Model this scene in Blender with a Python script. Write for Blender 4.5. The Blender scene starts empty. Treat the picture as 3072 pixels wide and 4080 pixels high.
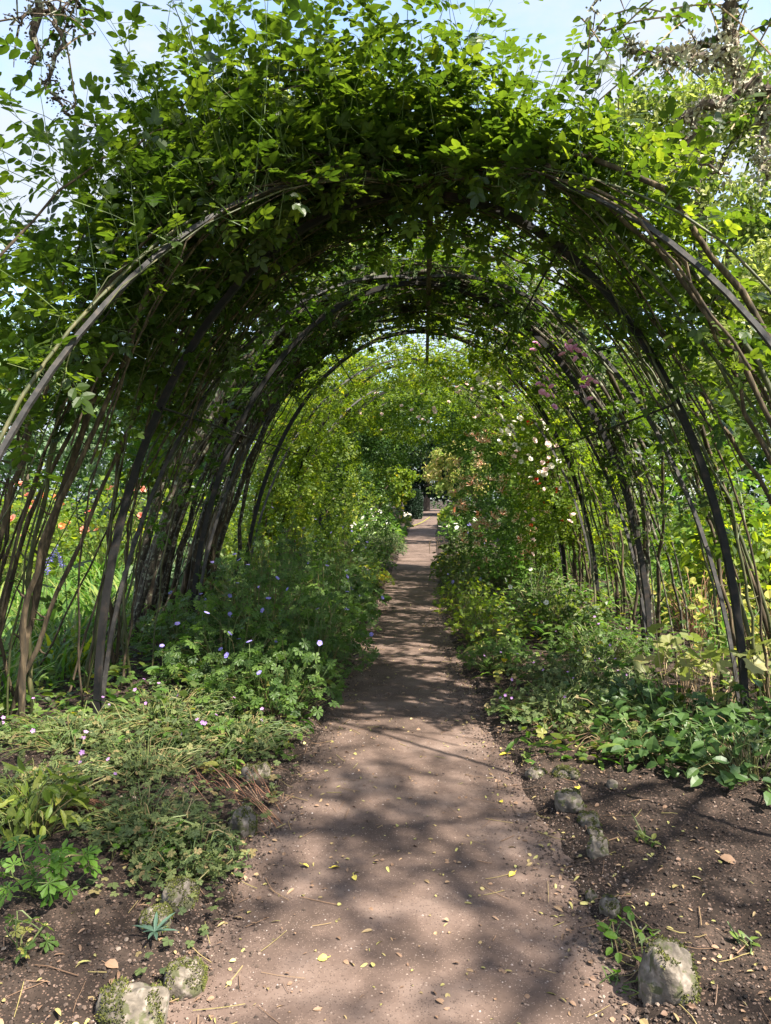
import bpy, bmesh, math
import numpy as np
from mathutils import Vector, Matrix, Euler, noise as mnoise

R = math.radians
SC = bpy.context.scene
COL = SC.collection

# ------------------------------------------------------------------ camera
CAM_H = 1.6
PITCH, YAW, FPX = R(90 - 1.19), R(3.04), 2900.0
cd = bpy.data.cameras.new("camera")
cam = bpy.data.objects.new("camera", cd)
COL.objects.link(cam)
cam.location = (0, 0, CAM_H)
cam.rotation_euler = (PITCH, 0, YAW)
cd.sensor_fit = 'VERTICAL'
cd.sensor_height = 36.0
cd.lens = 36.0 * FPX / 4080.0
cd.clip_end = 2000
SC.camera = cam

# ------------------------------------------------------------------ light
SUN = Vector((0.50, -0.34, 0.80)).normalized()      # direction towards the sun
elev = math.asin(SUN.z)
azim = math.atan2(SUN.x, SUN.y)
w = bpy.data.worlds.new("World")
SC.world = w
w.use_nodes = True
nt = w.node_tree
nt.nodes.clear()
out = nt.nodes.new("ShaderNodeOutputWorld")
bg = nt.nodes.new("ShaderNodeBackground")
sky = nt.nodes.new("ShaderNodeTexSky")
sky.sky_type = 'NISHITA'
sky.sun_disc = False
sky.sun_elevation = elev
sky.sun_rotation = azim
tc = nt.nodes.new("ShaderNodeTexCoord")
mp = nt.nodes.new("ShaderNodeMapping")
mp.inputs["Scale"].default_value = (1.0, 1.0, 2.4)
nz = nt.nodes.new("ShaderNodeTexNoise")
nz.inputs["Scale"].default_value = 2.6
nz.inputs["Detail"].default_value = 6
nz.inputs["Roughness"].default_value = 0.62
rp = nt.nodes.new("ShaderNodeValToRGB")
rp.color_ramp.elements[0].position = 0.34
rp.color_ramp.elements[1].position = 0.58
mx = nt.nodes.new("ShaderNodeMix")
mx.data_type = 'RGBA'
mx.inputs[7].default_value = (1.72, 1.88, 2.2, 1)      # lit cloud
nt.links.new(tc.outputs["Generated"], mp.inputs[0])
nt.links.new(mp.outputs[0], nz.inputs["Vector"])
nt.links.new(nz.outputs["Fac"], rp.inputs[0])
nt.links.new(rp.outputs[0], mx.inputs[0])
nt.links.new(sky.outputs[0], mx.inputs[6])
nt.links.new(mx.outputs[2], bg.inputs[0])
bg.inputs[1].default_value = 0.145
nt.links.new(bg.outputs[0], out.inputs[0])

sl = bpy.data.lights.new("sun", 'SUN')
sl.energy = 5.0
sl.angle = R(0.8)
sl.color = (1.0, 0.93, 0.82)
so = bpy.data.objects.new("sun", sl)
COL.objects.link(so)
so.rotation_euler = SUN.to_track_quat('Z', 'Y').to_euler()

SC.view_settings.view_transform = 'Standard'
SC.view_settings.look = 'None'
SC.view_settings.gamma = 1
SC.view_settings.exposure = 1.82
SC.cycles.max_bounces = 7
SC.cycles.diffuse_bounces = 4
SC.cycles.glossy_bounces = 2
SC.cycles.transmission_bounces = 5
SC.cycles.transparent_max_bounces = 4
SC.cycles.sample_clamp_indirect = 6

# ------------------------------------------------------------------ helpers
MW = Matrix.Translation((0, 0, CAM_H)) @ Euler((PITCH, 0, YAW)).to_matrix().to_4x4()


def ray(px, py):
    """direction for a point given in the 1666x2212 view of the photograph"""
    k = 3072 / 1666.0
    return (MW.to_3x3() @ Vector(((px * k - 1536) / FPX, -(py * k - 2040) / FPX, -1)))


def at(px, py, Y):
    d = ray(px, py)
    s = Y / d.y
    return np.array([d.x * s, Y, CAM_H + d.z * s])


def gr(px, py, h=0.0):
    d = ray(px, py)
    s = (h - CAM_H) / d.z
    return d.x * s, d.y * s


def nrm(v):
    return v / (np.linalg.norm(v, axis=-1, keepdims=True) + 1e-9)


def vnoise(x, y, seed=0):
    """value noise, vectorised"""
    xi, yi = np.floor(x).astype(np.int64), np.floor(y).astype(np.int64)
    fx, fy = x - xi, y - yi
    fx, fy = fx * fx * (3 - 2 * fx), fy * fy * (3 - 2 * fy)

    def h(a, b):
        n = (a * 374761393 + b * 668265263 + seed * 1274126177) & 0xFFFFFFFF
        n = ((n ^ (n >> 13)) * 1274126177) & 0xFFFFFFFF
        return ((n ^ (n >> 16)) & 0xFFFF) / 65535.0
    return (h(xi, yi) * (1 - fx) + h(xi + 1, yi) * fx) * (1 - fy) + (h(xi, yi + 1) * (1 - fx) + h(xi + 1, yi + 1) * fx) * fy


def fbm(x, y, seed=0, o=4):
    s, a = 0, 0.5
    for k in range(o):
        s = s + a * (vnoise(x * 2 ** k, y * 2 ** k, seed + k) - 0.5)
        a *= 0.5
    return s


class Geo:
    """collects triangles / quads with a tint per face and a material slot; builds ONE mesh"""

    def __init__(self):
        self.v, self.f, self.t, self.m, self.n = [], [], [], [], 0

    def add(self, verts, faces, tint, mat=0):
        verts = np.asarray(verts, float).reshape(-1, 3)
        faces = np.asarray(faces, np.int64)
        if faces.size == 0:
            return
        self.v.append(verts)
        self.f.append(faces + self.n)
        tint = np.broadcast_to(np.asarray(tint, float), (len(faces),))
        self.t.append(tint)
        self.m.append(np.full(len(faces), mat, np.int32))
        self.n += len(verts)

    def leaves(self, tpl, P, D, N, S, tint, mat=0):
        """place a leaf template at points P, along D, facing N, with size S"""
        tv, tf = tpl
        P, D, N = np.asarray(P, float), nrm(np.asarray(D, float)), np.asarray(N, float)
        m, n = len(P), len(tv)
        if m == 0:
            return
        B = nrm(np.cross(N, D))
        N = np.cross(D, B)
        S = np.broadcast_to(np.asarray(S, float), (m,))[:, None, None]
        V = P[:, None, :] + S * (tv[None, :, 0:1] * D[:, None] + tv[None, :, 1:2] * B[:, None] + tv[None, :, 2:3] * N[:, None])
        F = tf[None] + (np.arange(m) * n)[:, None, None]
        self.add(V.reshape(-1, 3), F.reshape(-1, tf.shape[1]), np.repeat(np.broadcast_to(tint, (m,)), len(tf)), mat)

    def tubes(self, P, rad, sides=5, ref=None, tint=0.5, mat=0, flat=None):
        """P (m,k,3) polylines, rad (m,k) or scalar"""
        P = np.asarray(P, float)
        if P.ndim == 2:
            P = P[None]
        m, k, _ = P.shape
        rad = np.asarray(rad, float)
        if rad.ndim == 1 and len(rad) == k:
            rad = rad[None, :]
        elif rad.ndim == 1:
            rad = rad[:, None]
        rad = np.broadcast_to(rad, (m, k))
        T = nrm(np.gradient(P, axis=1))
        if ref is None:
            mean = nrm(P[:, -1] - P[:, 0])
            ax = np.eye(3)[np.argmin(np.abs(mean), axis=1)]
            ref = ax[:, None, :]
        else:
            ref = np.asarray(ref, float).reshape(1, 1, 3)
        B = nrm(np.cross(T, np.broadcast_to(ref, T.shape)))
        N = np.cross(B, T)
        a = np.arange(sides) / sides * 2 * np.pi + (np.pi / 4 if sides == 4 else 0)
        fb, fn = (1, 1) if flat is None else flat
        V = P[:, :, None] + rad[:, :, None, None] * (np.cos(a)[None, None, :, None] * B[:, :, None] * fb + np.sin(a)[None, None, :, None] * N[:, :, None] * fn)
        idx = np.arange(m * k * sides).reshape(m, k, sides)
        F = np.stack([idx[:, :-1], np.roll(idx[:, :-1], -1, 2), np.roll(idx[:, 1:], -1, 2), idx[:, 1:]], -1).reshape(-1, 4)
        ti = np.broadcast_to(np.asarray(tint, float).reshape(-1, 1, 1), (m, k - 1, sides)).reshape(-1)
        self.add(V.reshape(-1, 3), F, ti, mat)

    def build(self, name, mats, parent=None, smooth=False):
        me = bpy.data.meshes.new(name)
        V = np.concatenate(self.v)
        tot = np.concatenate([np.full(len(f), f.shape[1]) for f in self.f]).astype(np.int32)
        loops = np.concatenate([f.reshape(-1) for f in self.f]).astype(np.int32)
        me.vertices.add(len(V))
        me.vertices.foreach_set("co", V.astype(np.float32).reshape(-1))
        me.loops.add(len(loops))
        me.loops.foreach_set("vertex_index", loops)
        me.polygons.add(len(tot))
        st = np.zeros(len(tot), np.int32)
        st[1:] = np.cumsum(tot)[:-1]
        me.polygons.foreach_set("loop_start", st)
        me.polygons.foreach_set("loop_total", tot)
        me.polygons.foreach_set("material_index", np.concatenate(self.m))
        me.polygons.foreach_set("use_smooth", np.full(len(tot), smooth))
        a = me.attributes.new("tint", 'FLOAT', 'FACE')
        a.data.foreach_set("value", np.concatenate(self.t).astype(np.float32))
        me.update(calc_edges=True)
        if not isinstance(mats, (list, tuple)):
            mats = [mats]
        for mm in mats:
            me.materials.append(mm)
        o = bpy.data.objects.new(name, me)
        COL.objects.link(o)
        if parent is not None:
            o.parent = parent
            o.matrix_parent_inverse = Matrix.Translation(-parent.location)
        return o


def tag(o, label=None, cat=None, group=None, kind=None):
    if label:
        o["label"] = label
    if cat:
        o["category"] = cat
    if group:
        o["group"] = group
    if kind:
        o["kind"] = kind
    return o


def thing(name, label, cat, loc, group=None):
    o = bpy.data.objects.new(name, None)
    COL.objects.link(o)
    o.location = [float(c) for c in loc]
    o.empty_display_size = 0.1
    return tag(o, label, cat, group)


def put(name, mesh, parent, loc, rot=(0, 0, 0), sc=1.0):
    """a part that shares its mesh with others of its kind; loc in world space"""
    o = bpy.data.objects.new(name, mesh)
    COL.objects.link(o)
    o.location = [float(c) for c in loc]
    o.rotation_euler = [float(c) for c in rot]
    o.scale = (sc, sc, sc)
    if parent is not None:
        o.parent = parent
        o.matrix_parent_inverse = Matrix.Translation(-parent.location)
    return o


def detach_mesh(o):
    me = o.data
    bpy.data.objects.remove(o)
    return me


# ------------------------------------------------------------------ materials
def new_mat(name):
    m = bpy.data.materials.new(name)
    m.use_nodes = True
    n = m.node_tree
    n.nodes.clear()
    o = n.nodes.new("ShaderNodeOutputMaterial")
    return m, n, o


def ramp(n, stops):
    r = n.nodes.new("ShaderNodeValToRGB")
    e = r.color_ramp.elements
    while len(e) < len(stops):
        e.new(0.5)
    for el, (p, c) in zip(e, stops):
        el.position = p
        el.color = (*c, 1)
    return r


def leaf_mat(name, stops, trans=0.42, rough=0.5, tsat=(1.5, 1.75, 0.9), spec=0.35):
    m, n, o = new_mat(name)
    at_ = n.nodes.new("ShaderNodeAttribute")
    at_.attribute_name = "tint"
    r = ramp(n, stops)
    n.links.new(at_.outputs["Fac"], r.inputs[0])
    p = n.nodes.new("ShaderNodeBsdfPrincipled")
    p.inputs["Roughness"].default_value = rough
    p.inputs["Specular IOR Level"].default_value = spec
    n.links.new(r.outputs[0], p.inputs["Base Color"])
    t = n.nodes.new("ShaderNodeBsdfTranslucent")
    mu = n.nodes.new("ShaderNodeMix")
    mu.data_type = 'RGBA'
    mu.blend_type = 'MULTIPLY'
    mu.inputs[0].default_value = 1
    mu.inputs[7].default_value = (*tsat, 1)
    n.links.new(r.outputs[0], mu.inputs[6])
    n.links.new(mu.outputs[2], t.inputs[0])
    ms = n.nodes.new("ShaderNodeMixShader")
    ms.inputs[0].default_value = trans
    n.links.new(p.outputs[0], ms.inputs[1])
    n.links.new(t.outputs[0], ms.inputs[2])
    n.links.new(ms.outputs[0], o.inputs[0])
    return m


def bark_mat(name, c0, c1, c2, scale=9.0, stretch=0.25, rough=0.9, bump=0.5, lichen=None, lich_amt=0.55):
    m, n, o = new_mat(name)
    tcn = n.nodes.new("ShaderNodeTexCoord")
    mpn = n.nodes.new("ShaderNodeMapping")
    mpn.inputs["Scale"].default_value = (1, 1, stretch)
    n.links.new(tcn.outputs["Object"], mpn.inputs[0])
    a = n.nodes.new("ShaderNodeTexNoise")
    a.inputs["Scale"].default_value = scale * 4
    a.inputs["Detail"].default_value = 5
    n.links.new(mpn.outputs[0], a.inputs["Vector"])
    r = ramp(n, [(0.3, c0), (0.52, c1), (0.7, c2)])
    n.links.new(a.outputs["Fac"], r.inputs[0])
    col = r.outputs[0]
    if lichen:
        b = n.nodes.new("ShaderNodeTexNoise")
        b.inputs["Scale"].default_value = 26
        b.inputs["Detail"].default_value = 4
        n.links.new(tcn.outputs["Object"], b.inputs["Vector"])
        rr = ramp(n, [(lich_amt - 0.03, (0, 0, 0)), (lich_amt + 0.03, (1, 1, 1))])
        n.links.new(b.outputs["Fac"], rr.inputs[0])
        mxn = n.nodes.new("ShaderNodeMix")
        mxn.data_type = 'RGBA'
        mxn.inputs[7].default_value = (*lichen, 1)
        n.links.new(rr.outputs[0], mxn.inputs[0])
        n.links.new(col, mxn.inputs[6])
        col = mxn.outputs[2]
    p = n.nodes.new("ShaderNodeBsdfPrincipled")
    p.inputs["Roughness"].default_value = rough
    n.links.new(col, p.inputs["Base Color"])
    bu = n.nodes.new("ShaderNodeBump")
    bu.inputs["Strength"].default_value = bump
    bu.inputs["Distance"].default_value = 0.01
    n.links.new(a.outputs["Fac"], bu.inputs["Height"])
    n.links.new(bu.outputs[0], p.inputs["Normal"])
    n.links.new(p.outputs[0], o.inputs[0])
    return m


def ground_mat(name, base, speck, scale, bumpd=0.012, moss=None):
    """base: ramp stops over large noise; speck: list of (scale, threshold, colour) of small grains"""
    m, n, o = new_mat(name)
    tcn = n.nodes.new("ShaderNodeTexCoord")
    a = n.nodes.new("ShaderNodeTexNoise")
    a.inputs["Scale"].default_value = scale
    a.inputs["Detail"].default_value = 9
    a.inputs["Roughness"].default_value = 0.68
    n.links.new(tcn.outputs["Object"], a.inputs["Vector"])
    r = ramp(n, base)
    n.links.new(a.outputs["Fac"], r.inputs[0])
    col = r.outputs[0]
    hsum = a.outputs["Fac"]
    for sc_, th, c in speck:
        v = n.nodes.new("ShaderNodeTexVoronoi")
        v.inputs["Scale"].default_value = sc_
        v.inputs["Randomness"].default_value = 1
        n.links.new(tcn.outputs["Object"], v.inputs["Vector"])
        sep = n.nodes.new("ShaderNodeSeparateColor")
        n.links.new(v.outputs["Color"], sep.inputs[0])
        g1 = n.nodes.new("ShaderNodeMath")
        g1.operation = 'GREATER_THAN'
        g1.inputs[1].default_value = th
        n.links.new(sep.outputs[0], g1.inputs[0])
        g2 = n.nodes.new("ShaderNodeMath")
        g2.operation = 'LESS_THAN'
        g2.inputs[1].default_value = 0.42
        n.links.new(v.outputs["Distance"], g2.inputs[0])
        g = n.nodes.new("ShaderNodeMath")
        g.operation = 'MULTIPLY'
        n.links.new(g1.outputs[0], g.inputs[0])
        n.links.new(g2.outputs[0], g.inputs[1])
        mxn = n.nodes.new("ShaderNodeMix")
        mxn.data_type = 'RGBA'
        mxn.inputs[7].default_value = (*c, 1)
        n.links.new(g.outputs[0], mxn.inputs[0])
        n.links.new(col, mxn.inputs[6])
        col = mxn.outputs[2]
        ad = n.nodes.new("ShaderNodeMath")
        ad.operation = 'MULTIPLY_ADD'
        ad.inputs[1].default_value = 0.25
        n.links.new(g.outputs[0], ad.inputs[0])
        n.links.new(hsum, ad.inputs[2])
        hsum = ad.outputs[0]
    p = n.nodes.new("ShaderNodeBsdfPrincipled")
    p.inputs["Roughness"].default_value = 0.95
    p.inputs["Specular IOR Level"].default_value = 0.2
    n.links.new(col, p.inputs["Base Color"])
    bu = n.nodes.new("ShaderNodeBump")
    bu.inputs["Strength"].default_value = 0.8
    bu.inputs["Distance"].default_value = bumpd
    n.links.new(hsum, bu.inputs["Height"])
    n.links.new(bu.outputs[0], p.inputs["Normal"])
    n.links.new(p.outputs[0], o.inputs[0])
    return m


def tint_mat(name, stops, rough=0.8):
    m, n, o = new_mat(name)
    a = n.nodes.new("ShaderNodeAttribute")
    a.attribute_name = "tint"
    r = ramp(n, stops)
    n.links.new(a.outputs["Fac"], r.inputs[0])
    p = n.nodes.new("ShaderNodeBsdfPrincipled")
    p.inputs["Roughness"].default_value = rough
    n.links.new(r.outputs[0], p.inputs["Base Color"])
    n.links.new(p.outputs[0], o.inputs[0])
    return m


M = {}
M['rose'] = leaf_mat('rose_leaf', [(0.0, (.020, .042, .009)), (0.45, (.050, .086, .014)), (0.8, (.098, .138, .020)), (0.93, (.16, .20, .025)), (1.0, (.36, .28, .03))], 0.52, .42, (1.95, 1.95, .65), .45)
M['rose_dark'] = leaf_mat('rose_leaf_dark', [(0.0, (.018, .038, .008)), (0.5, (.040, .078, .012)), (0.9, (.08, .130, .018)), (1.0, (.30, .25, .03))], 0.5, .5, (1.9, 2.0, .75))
M['rose_sunlit'] = leaf_mat('rose_leaf_sunlit_yellow', [(0.0, (.055, .10, .012)), (0.5, (.125, .19, .018)), (0.85, (.23, .28, .025)), (1.0, (.50, .39, .05))], 0.54, .5, (1.9, 1.8, .7))  # yellow-green rose leaf, lightened to put sunlight into its colour
M['honey'] = leaf_mat('honeysuckle_leaf', [(0.0, (.030, .066, .016)), (0.5, (.080, .150, .026)), (0.9, (.17, .25, .045)), (1.0, (.25, .3, .06))], 0.35, 0.4)
M['crane'] = leaf_mat('cranesbill_leaf', [(0.0, (.032, .066, .016)), (0.5, (.080, .140, .028)), (0.9, (.14, .21, .04)), (1.0, (.30, .29, .07))], 0.42)
M['grey_herb'] = leaf_mat('grey_green_leaf', [(0.0, (.040, .062, .022)), (0.5, (.082, .112, .036)), (0.85, (.14, .165, .055)), (1.0, (.24, .18, .08))], 0.28, 0.7)
M['bright'] = leaf_mat('bright_leaf', [(0.0, (.06, .13, .018)), (0.6, (.105, .20, .024)), (1.0, (.19, .28, .04))], 0.45)
M['yellow'] = leaf_mat('yellowing_leaf', [(0.0, (.10, .15, .02)), (0.5, (.22, .25, .04)), (1.0, (.42, .36, .08))], 0.4)
M['pale'] = leaf_mat('pale_lobed_leaf', [(0.0, (.13, .16, .045)), (0.6, (.25, .25, .085)), (1.0, (.38, .31, .12))], 0.4)
M['broad'] = leaf_mat('broad_dull_leaf', [(0.0, (.026, .058, .014)), (0.5, (.050, .098, .024)), (0.9, (.085, .14, .036)), (1.0, (.25, .26, .08))], 0.25, 0.45)
M['blueleaf'] = leaf_mat('blue_grey_leaf', [(0.0, (.05, .10, .07)), (1.0, (.11, .18, .12))], 0.25, 0.5)
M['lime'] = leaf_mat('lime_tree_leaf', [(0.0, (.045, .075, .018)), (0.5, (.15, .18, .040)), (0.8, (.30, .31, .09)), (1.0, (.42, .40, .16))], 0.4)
M['oak'] = leaf_mat('green_tree_leaf', [(0.0, (.020, .050, .014)), (0.5, (.040, .090, .022)), (1.0, (.085, .15, .035))], 0.3)
M['yew'] = leaf_mat('dark_yew_leaf', [(0.0, (.010, .026, .012)), (0.6, (.018, .042, .018)), (1.0, (.035, .07, .025))], 0.12, 0.55)
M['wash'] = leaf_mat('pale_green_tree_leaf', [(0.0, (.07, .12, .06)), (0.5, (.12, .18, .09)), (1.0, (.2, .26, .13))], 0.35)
M['peach'] = leaf_mat('peach_tipped_leaf', [(0.0, (.10, .17, .03)), (0.5, (.26, .30, .07)), (1.0, (.52, .36, .17))], 0.4)
M['grass'] = leaf_mat('grass_blade', [(0.0, (.04, .10, .015)), (0.6, (.10, .19, .03)), (1.0, (.26, .27, .07))], 0.4)
M['greenstem'] = tint_mat('green_stem', [(0.0, (.05, .09, .02)), (0.6, (.11, .14, .035)), (1.0, (.20, .14, .06))], 0.6)
M['drystem'] = tint_mat('dry_stem', [(0.0, (.16, .10, .05)), (0.5, (.28, .19, .10)), (1.0, (.40, .30, .17))], 0.8)
M['redstem'] = tint_mat('reddish_dry_stalk', [(0.0, (.11, .045, .025)), (0.6, (.24, .11, .06)), (1.0, (.36, .22, .13))], 0.8)
M['cane'] = bark_mat('rose_cane_bark', (.022, .016, .009), (.060, .042, .022), (.17, .12, .07), 9, 0.2, .95, .8)
M['canegreen'] = bark_mat('green_cane_bark', (.028, .032, .010), (.062, .068, .022), (.13, .11, .05), 7, 0.2, 0.6, 0.25)
M['canelich'] = bark_mat('lichened_cane_bark', (.020, .015, .010), (.045, .034, .022), (.09, .07, .045), 8, 0.25, 0.95, 0.7, (.17, .17, .115), 0.58)
M['trunk'] = bark_mat('trunk_bark', (.040, .028, .020), (.09, .065, .045), (.17, .13, .095), 3, 0.3)
M['apple'] = bark_mat('lichened_branch_bark', (.025, .017, .013), (.075, .052, .036), (.17, .12, .085), 7, 0.4, 0.95, 0.6, (.34, .34, .25), 0.57)
M['lichen'] = tint_mat('lichen_frond', [(0.0, (.16, .13, .09)), (0.5, (.40, .37, .27)), (1.0, (.60, .57, .45))], 0.95)
M['backlit_moss'] = tint_mat('backlit_twig_moss', [(0.0, (.03, .024, .015)), (0.6, (.075, .06, .035)), (1.0, (.14, .12, .075))], 0.95)  # twig moss darkened so it reads as a silhouette against the sky
M['moss'] = tint_mat('moss_tuft', [(0.0, (.035, .042, .008)), (0.6, (.075, .085, .012)), (1.0, (.14, .14, .025))], 0.95)
M['black'] = bark_mat('black_painted_steel', (.004, .004, .004), (.009, .008, .0075), (.030, .020, .014), 5, 1, 0.85, 0.3)
M['steel'] = bark_mat('weathered_grey_steel', (.014, .013, .012), (.032, .029, .027), (.065, .052, .042), 6, 1, 0.75, 0.3)
M['stone'] = bark_mat('border_stone', (.060, .050, .038), (.135, .112, .086), (.26, .22, .18), 8, 1, 0.95, 1.0, (.075, .075, .035), 0.57)
M['soil'] = ground_mat('dark_mulch_soil', [(0.30, (.014, .010, .008)), (0.52, (.036, .025, .019)), (0.74, (.085, .060, .046))],
                       [(120, .70, (.115, .074, .054)), (75, .90, (.17, .115, .088)), (150, .70, (.018, .013, .010))], 5.5, .02)
M['path'] = ground_mat('trodden_earth_path', [(0.30, (.052, .036, .028)), (0.5, (.118, .081, .064)), (0.68, (.198, .143, .116))],
                       [(170, .80, (.175, .124, .098)), (110, .965, (.24, .18, .145)), (190, .84, (.075, .052, .042))], 1.7, 0.016)
M['lawn'] = ground_mat('lawn', [(0.3, (.05, .10, .018)), (0.55, (.085, .15, .025)), (0.75, (.15, .20, .05))], [], 4)
M['litter'] = tint_mat('fallen_leaf_litter', [(0.0, (.13, .075, .045)), (0.3, (.28, .17, .10)), (0.55, (.30, .27, .08)), (0.8, (.46, .42, .14)), (1.0, (.62, .53, .18))], 0.7)
M['yellowleaf'] = tint_mat('yellow_fallen_leaf', [(0.0, (.55, .46, .10)), (1.0, (.70, .55, .05))], 0.6)
M['chips'] = tint_mat('soil_crumbs_mix', [(0.0, (.018, .013, .010)), (0.45, (.062, .042, .031)), (0.78, (.14, .095, .072)), (1.0, (.26, .20, .155))], 0.95)
M['pebble'] = tint_mat('pebble_mix', [(0.0, (.20, .15, .125)), (0.6, (.34, .27, .23)), (1.0, (.52, .46, .41))], 0.8)
for k, c0, c1 in [('violet', (.20, .17, .52), (.33, .28, .68)), ('pink', (.70, .26, .50), (.85, .48, .66)), ('mauve', (.42, .20, .50), (.62, .38, .66)),
                  ('white', (.72, .68, .58), (.85, .82, .74)), ('red', (.62, .02, .015), (.75, .07, .03)), ('cream', (.72, .56, .34), (.85, .72, .52)),
                  ('salmon', (.72, .22, .15), (.80, .36, .26)), ('orange', (.72, .20, .08), (.80, .32, .14)), ('blue', (.17, .14, .50), (.30, .25, .65)),
                  ('purple', (.36, .08, .42), (.52, .18, .60)), ('gold', (.70, .48, .03), (.8, .6, .08)), ('palepink', (.75, .52, .50), (.85, .68, .62))]:
    M[k] = leaf_mat(k + '_petal', [(0, c0), (1, c1)], 0.3, 0.6, (1.1, 1.1, 1.1), 0.2)


# ------------------------------------------------------------------ leaf templates (length 1 along x)
def leaflet(w=0.32, fold=0.12, droop=0.15, hi=True):
    if hi:
        mid = [(0, 0, 0), (.22, 0, -droop * .05), (.52, 0, -droop * .27), (.80, 0, -droop * .64), (1, 0, -droop)]
        sd = [(.18, w * .72, fold * .8 - droop * .04), (.48, w, fold - droop * .24), (.78, w * .66, fold * .6 - droop * .6)]
        v = mid + sd + [(a_, -b_, c_) for a_, b_, c_ in sd]
        f = [(0, 1, 5), (1, 6, 5), (1, 2, 6), (2, 7, 6), (2, 3, 7), (3, 4, 7), (0, 8, 1), (1, 8, 9), (1, 9, 2), (2, 9, 10), (2, 10, 3), (3, 10, 4)]
    else:
        v = [(0, 0, 0), (.45, w, fold), (1, 0, -droop), (.45, -w, fold)]
        f = [(0, 2, 1), (0, 3, 2)]
    return np.array(v, float), np.array(f, np.int64)


def merge(parts):
    V, F, n = [], [], 0
    for v, f in parts:
        V.append(v)
        F.append(f + n)
        n += len(v)
    return np.concatenate(V), np.concatenate(F)


def xform(tpl, s, rz, off, rx=0.0):
    v, f = tpl
    c, sn = math.cos(rz), math.sin(rz)
    v = v * s
    y, z = v[:, 1] * math.cos(rx) - v[:, 2] * math.sin(rx), v[:, 1] * math.sin(rx) + v[:, 2] * math.cos(rx)
    v = np.stack([v[:, 0] * c - y * sn, v[:, 0] * sn + y * c, z], 1) + np.array(off, float)
    return v, f


def compound(pairs=2, hi=True, w=0.32, seed=0):
    """a rose leaf: pairs of leaflets on a stalk and one at the end, total length about 1"""
    r = np.random.default_rng(seed)
    parts = []
    L = 0.37
    for k in range(pairs):
        x = 0.20 + k * (0.44 / max(1, pairs - 1) if pairs > 1 else 0.3)
        for s in (1, -1):
            parts.append(xform(leaflet(w, .05, .12, hi), L * r.uniform(.85, 1.05) * (0.85 + .15 * k / pairs), s * R(r.uniform(52, 72)), (x, s * .015, -.10 * x * x), s * R(r.uniform(-8, 14))))
    parts.append(xform(leaflet(w, .05, .15, hi), L * 1.12, R(r.uniform(-8, 8)), (.68, 0, -.05), R(r.uniform(-15, 15))))
    sv = np.array([(0, .008, 0), (0, -.008, 0), (.70, -.006, -.05), (.70, .006, -.05)], float)
    parts.append((sv, np.array([(0, 1, 2), (0, 2, 3)])))
    return merge(parts)


def palmate(lobes=7, spread=R(250), hi=True, depth=0.45, seed=1):
    """deeply cut hand-shaped leaf centred on its stalk"""
    r = np.random.default_rng(seed)
    parts = []
    for k in range(lobes):
        a = (k / (lobes - 1) - .5) * spread
        L = (0.62 - .18 * abs(k / (lobes - 1) - .5) * 2) * r.uniform(.9, 1.1)
        if hi:
            v = np.array([(0, 0, 0), (.5, .13, .03), (.72, .24, .0), (1, .0, -.1), (.72, -.24, .0), (.5, -.13, .03), (.6, 0, -.02)], float)
            f = np.array([(0, 6, 1), (1, 6, 2), (2, 6, 3), (3, 6, 4), (4, 6, 5), (5, 6, 0)])
        else:
            v = np.array([(0, 0, 0), (.72, .34, 0), (1, 0, -.1), (.72, -.34, 0)], float)
            f = np.array([(0, 2, 1), (0, 3, 2)])
        parts.append(xform((v, f), L, a, (0, 0, 0.004 * (k % 2))))
    return merge(parts)


def roundleaf(n=9, lob=0.12, cup=0.1, seed=2):
    """rounded, lobed leaf with a notch at its stalk"""
    r = np.random.default_rng(seed)
    v = [(0, 0, 0)]
    for k in range(2 * n + 1):
        a = (k / (2 * n) - .5) * R(310)
        rad = .5 * (1 + (lob if k % 2 else -lob) + r.uniform(-.05, .05))
        v.append((rad * math.cos(a), rad * math.sin(a), cup * rad + r.uniform(-.03, .03)))
    f = [(0, k, k + 1) for k in range(1, 2 * n + 1)]
    return np.array(v, float), np.array(f)


def strap(w=0.04, arch=0.35, n=5):
    v, f = [], []
    for k in range(n + 1):
        x = k / n
        ww = w * (1 - x ** 2.2) + .002
        z = x * 1.0 - arch * x * x * 1.2
        v += [(x * (.25 + arch * .9 * x), ww, z), (x * (.25 + arch * .9 * x), -ww, z)]
    for k in range(n):
        a = 2 * k
        f += [(a, a + 1, a + 3), (a, a + 3, a + 2)]
    return np.array(v, float), np.array(f)


T_CARD = leaflet(.34, .10, .12, False)
T_LEAF = leaflet(.34, .10, .18, True)
T_LANCE = leaflet(.15, .05, .35, True)
T_ROSE = [compound(2, True, .31, s) for s in (1, 2, 3)] + [compound(3, True, .29, s) for s in (4, 5)]
T_ROSE_LO = [compound(2, False, .40, s) for s in (6, 7)]
T_PALM = [palmate(7, R(260), True, .45, s) for s in (1, 2)]
T_PALM_LO = [palmate(5, R(220), False, .45, 3)]
T_ROUND = [roundleaf(7, .12, .12, s) for s in (1, 2, 3)]
T_STRAP = [strap(.035, .3), strap(.03, .55)]


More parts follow.
